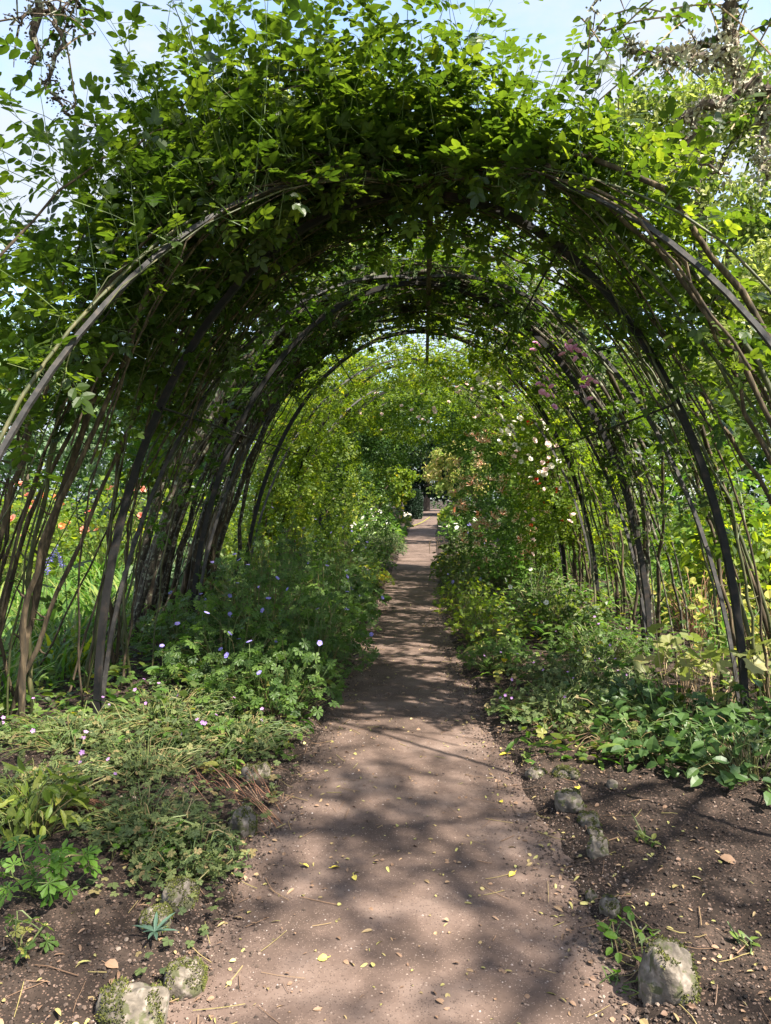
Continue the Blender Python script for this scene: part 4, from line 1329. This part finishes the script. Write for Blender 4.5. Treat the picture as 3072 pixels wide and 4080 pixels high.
# broad-leaved plants at the right
BRD = [(1.75, 3.95, .42, .30, 60, 'broad dull green leaves spreading over the soil at the right edge, nearest the viewer'),
       (1.35, 4.35, .34, .24, 46, 'broad-leaved green plant whose edge meets the bare soil on the right'),
       (2.15, 4.5, .42, .30, 60, 'broad-leaved green plant around the foot of the black right post'),
       (1.65, 4.75, .42, .26, 60, 'broad-leaved green plant below the pale lobed leaves'),
       (1.45, 5.3, .40, .26, 46, 'broad-leaved plant behind the grey-green mats on the right')]
for k, (x, y, rad, h, n, lab) in enumerate(BRD):
    clump('broadleaf_plant', lab, 'plant', x, y, rad, h, 'broad', [T_ROUND[0], leaflet(.30, .08, .25, True), leaflet(.36, .10, .3, True)], int(n * 3.2), .080, 500 + k, tint=.5, dome=.55, upright=.8, group='broad-leaved plants at the right')
# pale lobed leaves on dry stalks
PL = [(1.75, 5.15, 'pale yellow lobed leaves on dry stalks left of the right arch post'),
      (2.0, 5.0, 'tallest group of pale yellow lobed leaves beside the black right post'),
      (1.95, 5.5, 'pale lobed leaves on dry stalks behind the black right post'),
      (2.45, 5.2, 'pale lobed leaves and dry stalks right of the black post')]
for k, (x, y, lab) in enumerate(PL):
    clump('dying_plant', lab, 'plant', x, y, .26, .56, 'pale', T_ROUND, 26, .115, 520 + k, stemmat='drystem', tint=.45, dome=.3, upright=.55, group='pale dying plants at the right')
# dry stems outside the right wall
for k, (x, y) in enumerate([(2.9, 5.6), (3.3, 6.6), (2.9, 7.8)]):
    clump('dying_plant', ['brown dry stems standing outside the right tunnel wall, nearest', 'brown dry stems outside the right tunnel wall, in the middle', 'brown dry stems outside the right tunnel wall, farthest back'][k],
          'plant', x, y, .5, .85, 'yellow', [T_LEAF], 120, .08, 540 + k, stemmat='redstem', tint=.7, dome=.3)
# fern
x, y = 1.75, 8.6
ft = thing('fern', 'arching green fern below the right canes', 'fern', (x, y, float(ground_h(x, y))))
g = Geo()
r = np.random.default_rng(31)
for k in range(9):
    a = r.uniform(0, 6.28)
    s = np.linspace(0, 1, 18)
    L = r.uniform(.45, .7)
    c = np.stack([x + L * .75 * s * np.cos(a), y + L * .75 * s * np.sin(a), float(ground_h(x, y)) + L * (1.25 * s - .8 * s ** 2)], 1)
    g.tubes(c, np.linspace(.004, .0015, 18), 3, tint=.3, mat=1)
    for sg in (-1, 1):
        dd = np.tile([-sg * math.sin(a), sg * math.cos(a), -.15], (16, 1)) + .35 * np.array([math.cos(a), math.sin(a), 0])
        g.leaves(leaflet(.16, .02, .1, True), c[2:], dd, np.tile([0, 0, 1.], (16, 1)), .16 * (1 - .8 * s[2:]) + .02, r.uniform(.3, .9))
g.build('foliage', [M['rose_sunlit'], M['greenstem']], ft)

# garden beyond the left wall: irises, orange and purple flowers
def strap_plant(name, label, x, y, n, L, seed, fl=None, nfl=0, fs=.2, mat='grass', cat='plant', group=None, fh=1.05):
    r = np.random.default_rng(seed)
    root = thing(name, label, cat, (x, y, float(ground_h(x, y))), group)
    g = Geo()
    a = r.uniform(0, 6.283, n)
    P = np.stack([x + r.normal(0, .12, n), y + r.normal(0, .12, n), np.full(n, float(ground_h(x, y)))], 1)
    for k in range(2):
        m = r.random(n) < .5
        g.leaves(T_STRAP[k], P[m], np.stack([np.cos(a), np.sin(a), 0 * a], 1)[m], np.tile([0, 0, 1.], (m.sum(), 1)), L * r.uniform(.6, 1.1, n)[m], r.uniform(.2, .9, n)[m])
    tops = []
    for k in range(nfl):
        b = P[k % n]
        t = b + np.array([r.normal(0, .15), r.normal(0, .15), L * r.uniform(.8, 1.1) * fh])
        g.tubes(np.stack([b, (b + t) / 2 + r.normal(0, .02, 3), t]), .005, 4, tint=.3, mat=1)
        tops.append(t)
    g.build('foliage', [M[mat], M['greenstem']], root)
    for t in tops:
        put('flower', fl, root, t, (r.uniform(0, .4), r.uniform(-.3, .3), r.uniform(0, 6)), fs * r.uniform(.8, 1.2))
    return root


strap_plant('iris', 'blue-flowered iris clump outside the left tunnel wall, nearest the viewer', -4.1, 7.5, 50, .85, 1, B['blue'], 3, .22, cat='flowering plant')
strap_plant('iris', 'iris leaves without flowers behind the leaning left canes', -3.9, 9.3, 60, .9, 2)
strap_plant('iris', 'tall sunlit iris leaves in the left flower border, farthest back', -5.0, 11.0, 70, 1.1, 3)
strap_plant('daylily', 'strappy green leaves at the foot of the left rose canes', -3.1, 6.2, 40, .6, 4, mat='rose_sunlit')
OR = [(-6.2, 10.3, 1.55, 'salmon', 'salmon-flowered shrub seen between the left canes, nearest the frame edge'), (-5.2, 11.8, 1.7, 'salmon', 'salmon-flowered shrub left of the black arch post'),
      (-7.0, 13.0, 1.8, 'orange', 'orange-flowered shrub farther back in the left border')]
for k, (x, y, h, fl, lab) in enumerate(OR):
    clump('flowering_shrub', lab, 'shrub', x, y, .75, h, 'rose_sunlit', [T_LEAF], 600, .11, 600 + k, flowers=B[fl], nfl=8, fsize=.17, fup=.1, dome=.4)
strap_plant('tall_border_flower', 'purple flower spikes at the far left edge of the border', -6.4, 10.0, 26, .9, 6, B['purple'], 6, .34, cat='flowering plant', fh=1.6)
LB = [(-4.3, 13.5, 1.0, 1.5, 'rose_sunlit', 'leafy yellow-green shrub outside the left wall, middle distance'), (-5.6, 16, 1.3, 2.0, 'rose', 'green shrub in the left border behind the salmon flowers'),
      (-4.0, 18, 1.1, 1.8, 'wash', 'pale green shrub outside the left wall near the tunnel end'), (-3.4, 9.9, .6, .8, 'wash', 'pale silvery border plant behind the lichened trunks'),
      (-8.5, 15, 1.3, 1.6, 'grass', 'loose yellow-green border plant at the far left'), (-3.3, 21, 1.1, 2.3, 'rose_sunlit', 'tall sunlit shrub left of the path just past the tunnel'),
      (-2.9, 26, 1.2, 2.9, 'rose_sunlit', 'tallest sunlit shrub left of the far path'),
      (3.9, 8.8, .9, 1.6, 'rose_sunlit', 'yellow-green shrub outside the right wall, nearest'), (4.4, 11.5, 1.1, 2.0, 'bright', 'bright green shrub outside the right wall'),
      (5.4, 8.0, 1.0, 1.3, 'wash', 'pale flower-specked shrub beyond the right hand arches'), (3.9, 14.5, 1.2, 2.2, 'rose_sunlit', 'sunlit shrub outside the right wall behind the honeysuckle'),
      (3.2, 20, 1.2, 2.4, 'rose', 'green shrub right of the path past the tunnel')]
for k, (x, y, rad, h, mt, lab) in enumerate(LB):
    clump('shrub', lab, 'shrub', x, y, rad, h, mt, [T_LEAF], 950, .13, 620 + k, tint=.5, dome=.45)
# peach-tipped small tree hanging over the far path from the right
tree('small_maple', 'peach and yellow leaved small tree reaching over the far path from the right', 'tree', 2.3, 24.5, 3.4, (1.10, 24.5, 2.35), (1.05, 1.1, 1.10), 'peach', 4600, 46, .12, 41, .06, tint=.55)
tree('rose_bush', 'tall pale-flowered bush left of the far path', 'shrub', -2.0, 27.5, 3.0, (-1.35, 27.5, 1.9), (1.0, 1.0, 1.2), 'rose_sunlit', 4200, 40, .13, 42, .05, tint=.5)

# clipped yew column
g = Geo()
x, y = -.75, 52
r = np.random.default_rng(4)
n = 7000
zz = r.random(n)
prof = .62 * np.clip(1.15 - .55 * np.abs(zz - .45) ** 1.5 * 2, .3, 1)
a = r.uniform(0, 6.283, n)
q = r.random(n) ** .25
P = np.stack([x + prof * q * np.cos(a), y + prof * q * np.sin(a), 2.1 * zz], 1)
o_ = np.stack([np.cos(a), np.sin(a), zz - .5], 1)
yw = thing('clipped_yew', 'dark clipped yew column standing at the left of the far path', 'topiary', (x, y, 0))
g.leaves(T_CARD, P, o_ + r.normal(0, .5, (n, 3)), o_ + r.normal(0, .4, (n, 3)), .12, r.random(n) * .7)
g.build('crown', M['yew'], yw)
g = Geo()
g.tubes(np.array([[x, y, -.05], [x, y, .6], [x, y, 1.4]]), np.array([.09, .08, .05]), 7)
g.build('trunk', M['trunk'], yw)
clump('white_flower', 'small white-flowered plant at the foot of the clipped yew', 'flowering plant', -1.2, 49, .3, .5, 'rose', [T_LEAF], 80, .12, 701, flowers=B['white'], nfl=9, fsize=.28)

# wire plant support at the right path edge
g0 = thing('plant_support', 'dark bent-wire plant support with two loops at the right path edge', 'plant support', (.32, 20.3, 0))
for k, (dx, dy, rx) in enumerate([(0, 0, .12), (.22, .1, .11)]):
    g = Geo()
    t = np.linspace(-.6, np.pi + .6, 17)
    g.tubes(np.stack([.26 + dx + rx * np.cos(t), 20.3 + dy + 0 * t, .28 + .13 * np.sin(t)], 1), .008, 5, ref=(0, 1, 0))
    g.build('loop', M['cane'], g0)
for sx in (.14, .40, .60):
    g = Geo()
    g.tubes(np.array([[.02 + sx, 20.3, -.03], [sx + .01, 20.31, .2], [sx + .03, 20.3, .36]]), .008, 5)
    g.build('stake', M['cane'], g0)
# rope across the far path
g = Geo()
s = np.linspace(0, 1, 14)
pa, pb = np.array([-.95, 36, .10]), np.array([.35, 46, .32])
g.tubes(pa + (pb - pa) * s[:, None] + np.array([0, 0, -.12]) * np.sin(s * np.pi)[:, None], .028, 6, tint=.8)
rope = g.build('rope', M['yellow'])
tag(rope, 'pale yellow rope slung low across the far end of the path', 'rope')

# ------------------------------------------------------------------ edging stones
def stone(label, px, py, wpx, hpx, seed, moss=0.0, base=True, flat=.9, asp=1.0, group=None, hh=0.0):
    x, y = gr(px, py + hpx * .35)
    k = y / 1572.7
    w, h = wpx * k, hpx * k
    root = thing('edging_stone', label, 'stone', (x, y, float(surf(x, y))), group)
    bm = bmesh.new()
    bmesh.ops.create_icosphere(bm, subdivisions=4, radius=1)
    sv = Vector((seed * 3.1, seed * 1.7, seed))
    for v in bm.verts:
        d = v.co.normalized()
        k1 = mnoise.noise(d * 1.1 + sv)
        k2 = mnoise.noise(d * 2.7 + sv)
        k3 = mnoise.noise(d * 8 + sv)
        s = 1 + .30 * k1 + .14 * k2 + .035 * k3
        c = d * s
        # flattened facets, as a weathered field stone has
        c.z = min(c.z, .80 + .2 * k2)
        c.x = max(min(c.x, .92 + .15 * k1), -.92 + .15 * k2)
        v.co = c
    me = bpy.data.meshes.new('stone_body')
    for v in bm.verts:
        v.co = Vector((v.co.x * w * .52, v.co.y * w * .52 * asp, v.co.z * h * .62 + h * .10))
    bm.normal_update()
    bm.to_mesh(me)
    me.materials.append(M['stone'])
    for p in me.polygons:
        p.use_smooth = True
    o = bpy.data.objects.new('rock', me)
    COL.objects.link(o)
    o.parent = root
    if moss:
        r = np.random.default_rng(seed)
        co = np.array([v.co[:] for v in bm.verts])
        no = np.array([v.normal[:] for v in bm.verts])
        nn = np.array([mnoise.noise(Vector(c / max(w, h) * 3.0) + sv) for c in co])
        sel = (no[:, 2] > -.2) & (nn + .30 * no[:, 2] + (.55 if seed == 1 else .12) * no[:, 0] > .45 - moss)
        co, no = co[sel], no[sel]
        if len(co) > 8:
            m = int(len(co) * 11)
            q = r.integers(0, len(co), m)
            P = co[q] + r.normal(0, w * .02, (m, 3))
            g = Geo()
            g.leaves(leaflet(.28, .05, .2, False), P - no[q] * .0025, no[q] + r.normal(0, .55, (m, 3)), r.normal(0, 1, (m, 3)), r.uniform(.004, .010, m) * max(.8, min(1.3, w / .12)), np.clip(r.normal(.5, .25, m), 0, 1))
            mo = g.build('moss', M['moss'])
            mo.parent = root
    bm.free()
    return root


stone('large pale stone with moss on its right side at the lower right corner', 1440, 2120, 118, 150, 1, .10, asp=.9)
stone('pale rounded stone with a mossy rim at the bottom left edge', 285, 2185, 150, 85, 2, .12, asp=.8)
stone('stone thickly covered in moss, just above the bottom left stone', 400, 2110, 85, 85, 3, .42)
stone('moss-covered stone beside the spiky blue-grey rosette', 340, 2010, 70, 50, 4, .5)
stone('moss-covered stone half hidden under the silvery mat on the left', 385, 1955, 75, 75, 5, .45)
stone('upright dark grey stone at the left path edge', 565, 1680, 42, 55, 6, .12)
stone('dark stone leaning behind the upright grey one on the left', 540, 1692, 38, 44, 7, .22)
stone('sloping stone with a pale end below the dried stalks', 525, 1785, 60, 60, 8, .2, asp=1.3)
stone('pale flat-topped stone with a yellow leaf on it at the right path edge', 1230, 1752, 62, 46, 9, .08)
stone('mossy low stone at the right path edge, farthest pair, right one', 1219, 1692, 54, 28, 10, .3)
stone('grey low stone at the right path edge, farthest pair, left one', 1158, 1684, 46, 24, 11, .08)
stone('small smooth grey stone alone on the soil to the right', 1322, 1720, 24, 20, 12, 0)
stone('rounded mossy stone between the flat pale stone and the tall pale one', 1272, 1790, 46, 32, 13, .34)
stone('grey stone touching the top of the tall pale one', 1287, 1820, 34, 20, 14, .05)
stone('tall pale stone with moss on its left in the right-hand row', 1290, 1850, 44, 50, 15, .14)
stone('small pale stone below the tall pale one in the right-hand row', 1278, 1945, 24, 26, 16, .05)
stone('mossy half-buried stone next to the small pale one on the right', 1318, 1975, 44, 44, 17, .26)

# dried stalks lying on the left
x, y = gr(520, 1735)
g = Geo()
r = np.random.default_rng(61)
m = 46
a0 = np.array(gr(440, 1690))
a1 = np.array(gr(585, 1772))
off = r.normal(0, 1, (m, 2)) * np.array([.09, .08])
s = np.linspace(0, 1, 5)
q_ = r.uniform(-.25, .75, (m, 1))
st = a0 + (a1 - a0) * q_ + off
en = st + (a1 - a0) * r.uniform(.25, .6, (m, 1)) + r.normal(0, .05, (m, 2))
xy = st[:, None] + (en - st)[:, None] * s[None, :, None]
zz = ground_h(xy[..., 0], xy[..., 1]) + .02 + r.uniform(0, .05, (m, 1)) * np.sin(s * np.pi)
ds = thing('dried_stalks', 'heap of reddish dried stalks lying beside the left path edge', 'dried stalks', (x, y, float(ground_h(x, y))))
g.tubes(np.concatenate([xy, zz[..., None]], -1), r.uniform(.0012, .0026, (m, 1)) * np.ones((1, 5)), 4, tint=r.random(m))
g.build('stalks', M['redstem'], ds)
g = Geo()
ds2 = thing('dried_stalks', 'thin bundle of reddish dried stalks on the soil at the lower left', 'dried stalks', (*gr(200, 1810), .03))
m = 26
a0, a1 = np.array(gr(110, 1780)), np.array(gr(270, 1812))
st, en = a0 + r.normal(0, .035, (m, 2)), a1 + r.normal(0, .04, (m, 2))
xy = st[:, None] + (en - st)[:, None] * s[None, :, None]
zz = ground_h(xy[..., 0], xy[..., 1]) + .02 + r.uniform(0, .05, (m, 1)) * np.sin(s * np.pi)
g.tubes(np.concatenate([xy, zz[..., None]], -1), r.uniform(.0016, .003, (m, 1)) * np.ones((1, 5)), 4, tint=r.random(m))
g.build('stalks', M['redstem'], ds2)
g = Geo()
ds3 = thing('dried_stalks', 'tangle of straw-coloured dead stems at the edge of the right-hand mats', 'dried stalks', (1.15, 4.5, .05))
m = 90
st = np.stack([r.uniform(.75, 1.6, m), r.uniform(4.25, 4.8, m)], 1)
an = r.normal(0, .35, m)
en = st + np.stack([np.cos(an), np.sin(an)], 1) * r.uniform(.15, .55, (m, 1))
xy = st[:, None] + (en - st)[:, None] * s[None, :, None]
zz = ground_h(xy[..., 0], xy[..., 1]) + .015 + r.uniform(0, .10, (m, 1)) * np.sin(s * np.pi)
g.tubes(np.concatenate([xy, zz[..., None]], -1), r.uniform(.0015, .003, (m, 1)) * np.ones((1, 5)), 4, tint=r.random(m))
g.build('stalks', M['drystem'], ds3)

# a few single fallen leaves that stand out
def fallen(label, px, py, size, seed, tint=.5, mat='yellowleaf', group=None):
    x, y = gr(px, py)
    r = np.random.default_rng(seed)
    g = Geo()
    z = float(surf(x, y)) + .012
    a = r.uniform(0, 6.28)
    g.leaves(leaflet(.36, .12, .2, True), np.array([[x, y, z]]), np.array([[math.cos(a), math.sin(a), .05]]), np.array([[r.normal(0, .2), r.normal(0, .2), 1]]), size, tint)
    g.tubes(np.array([[x, y, z], [x - .3 * size * math.cos(a), y - .3 * size * math.sin(a), z + .004]]), .0012, 4, tint=tint)
    o = g.build('fallen_leaf', M[mat])
    return tag(o, label, 'fallen leaf', group)


G_ = 'yellow leaves fallen on the path'
fallen('bright yellow leaf on the shaded path near the right-hand mats', 1098, 1637, .055, 1, .9, group=G_)
fallen('yellow leaf lying on the pale flat-topped stone', 1250, 1738, .045, 2, .9, group=G_)
fallen('rounded yellow leaf in the sunlit middle of the path', 716, 1888, .040, 3, .7, group=G_)
fallen('pale yellow leaf just left of the rounded one on the path', 652, 1880, .036, 4, .2, group=G_)
fallen('pale green-yellow leaf right of the rounded one on the path', 764, 1905, .032, 5, .1, group=G_)
fallen('yellow leaf low on the path, above the bottom edge', 708, 2086, .034, 6, .4, group=G_)
fallen('curled yellow leaf on the path where branch shadows cross', 1112, 1898, .036, 7, .7, group=G_)
fallen('yellow leaf on the path left of the flat-topped stone', 1086, 1745, .03, 8, .8, group=G_)
fallen('brown curled leaf on the soil at the right edge of the frame', 1555, 1892, .07, 9, .25, 'litter', group='brown fallen leaves')
fallen('orange-brown leaf on the soil at the lower left', 228, 2135, .05, 10, .25, 'litter', group='brown fallen leaves')

# ------------------------------------------------------------------ cover nobody could count
# low weeds and leaves that fill the beds
g = Geo()
r = np.random.default_rng(88)
n = 15000
y = 4.2 + 14 * r.random(n) ** 1.2
sd = np.where(r.random(n) < .5, -1, 1)
x = path_mid(y) + sd * (path_half(y) + .10 + 2.6 * r.random(n) ** .9)
den = vnoise(x * 1.6 + 7, y * 1.6, 5)
k = den > .30
x, y = x[k], y[k]
n = len(x)
h = r.random(n) ** 1.5 * np.clip((y - 3.6) / 3, .2, 1) * .35
a = r.uniform(0, 6.28, n)
P = np.stack([x, y, ground_h(x, y) + .02 + h], 1)
Dv = np.stack([np.cos(a), np.sin(a), r.normal(.1, .3, n)], 1)
Nv = np.array([0, 0, 1.]) + r.normal(0, .4, (n, 3))
ti = np.clip(r.normal(.5, .25, n), 0, 1)
mi = r.integers(0, 3, n)
for q, (tp, sz) in enumerate([(T_LEAF, .07), (T_PALM_LO[0], .08), (T_LANCE, .12)]):
    w_ = mi == q
    g.leaves(tp, P[w_], Dv[w_], Nv[w_], sz * r.uniform(.5, 1.2, w_.sum()), ti[w_], q)
tag(g.build('ground_cover', [M['rose'], M['crane'], M['grass']]), kind='stuff')
# grass and wild growth outside the tunnel
g = Geo()
n = 26000
y = 4.5 + 26 * r.random(n) ** 1.4
sd = np.where(r.random(n) < .5, -1, 1)
x = sd * (2.9 + 6.5 * r.random(n) ** 1.2)
k = vnoise(x * .9, y * .9, 15) > .25
x, y = x[k], y[k]
n = len(x)
a = r.uniform(0, 6.28, n)
P = np.stack([x, y, ground_h(x, y)], 1)
g.leaves(strap(.018, .35, 3), P, np.stack([np.cos(a), np.sin(a), 0 * a], 1), np.tile([0, 0, 1.], (n, 1)), r.uniform(.15, .5, n) * (1 + vnoise(x * .7, y * .7, 3)), np.clip(r.normal(.55, .25, n), 0, 1))
tag(g.build('long_grass', M['grass']), kind='stuff')
# small weeds scattered over the bare front soil
g = Geo()
n = 900
y = 2.2 + 2.2 * r.random(n)
x = path_mid(y) - path_half(y) - .02 - 1.5 * r.random(n)
k = vnoise(x * 2.5, y * 2.5, 33) > .5
x, y = x[k], y[k]
n = len(x)
a = r.uniform(0, 6.28, n)
g.leaves(T_PALM_LO[0], np.stack([x, y, ground_h(x, y) + .01 + .05 * r.random(n)], 1), np.stack([np.cos(a), np.sin(a), 0 * a], 1), np.array([0, 0, 1.]) + r.normal(0, .3, (n, 3)), r.uniform(.02, .06, n), np.clip(r.normal(.5, .25, n), 0, 1))
tag(g.build('weeds', M['grey_herb']), kind='stuff')
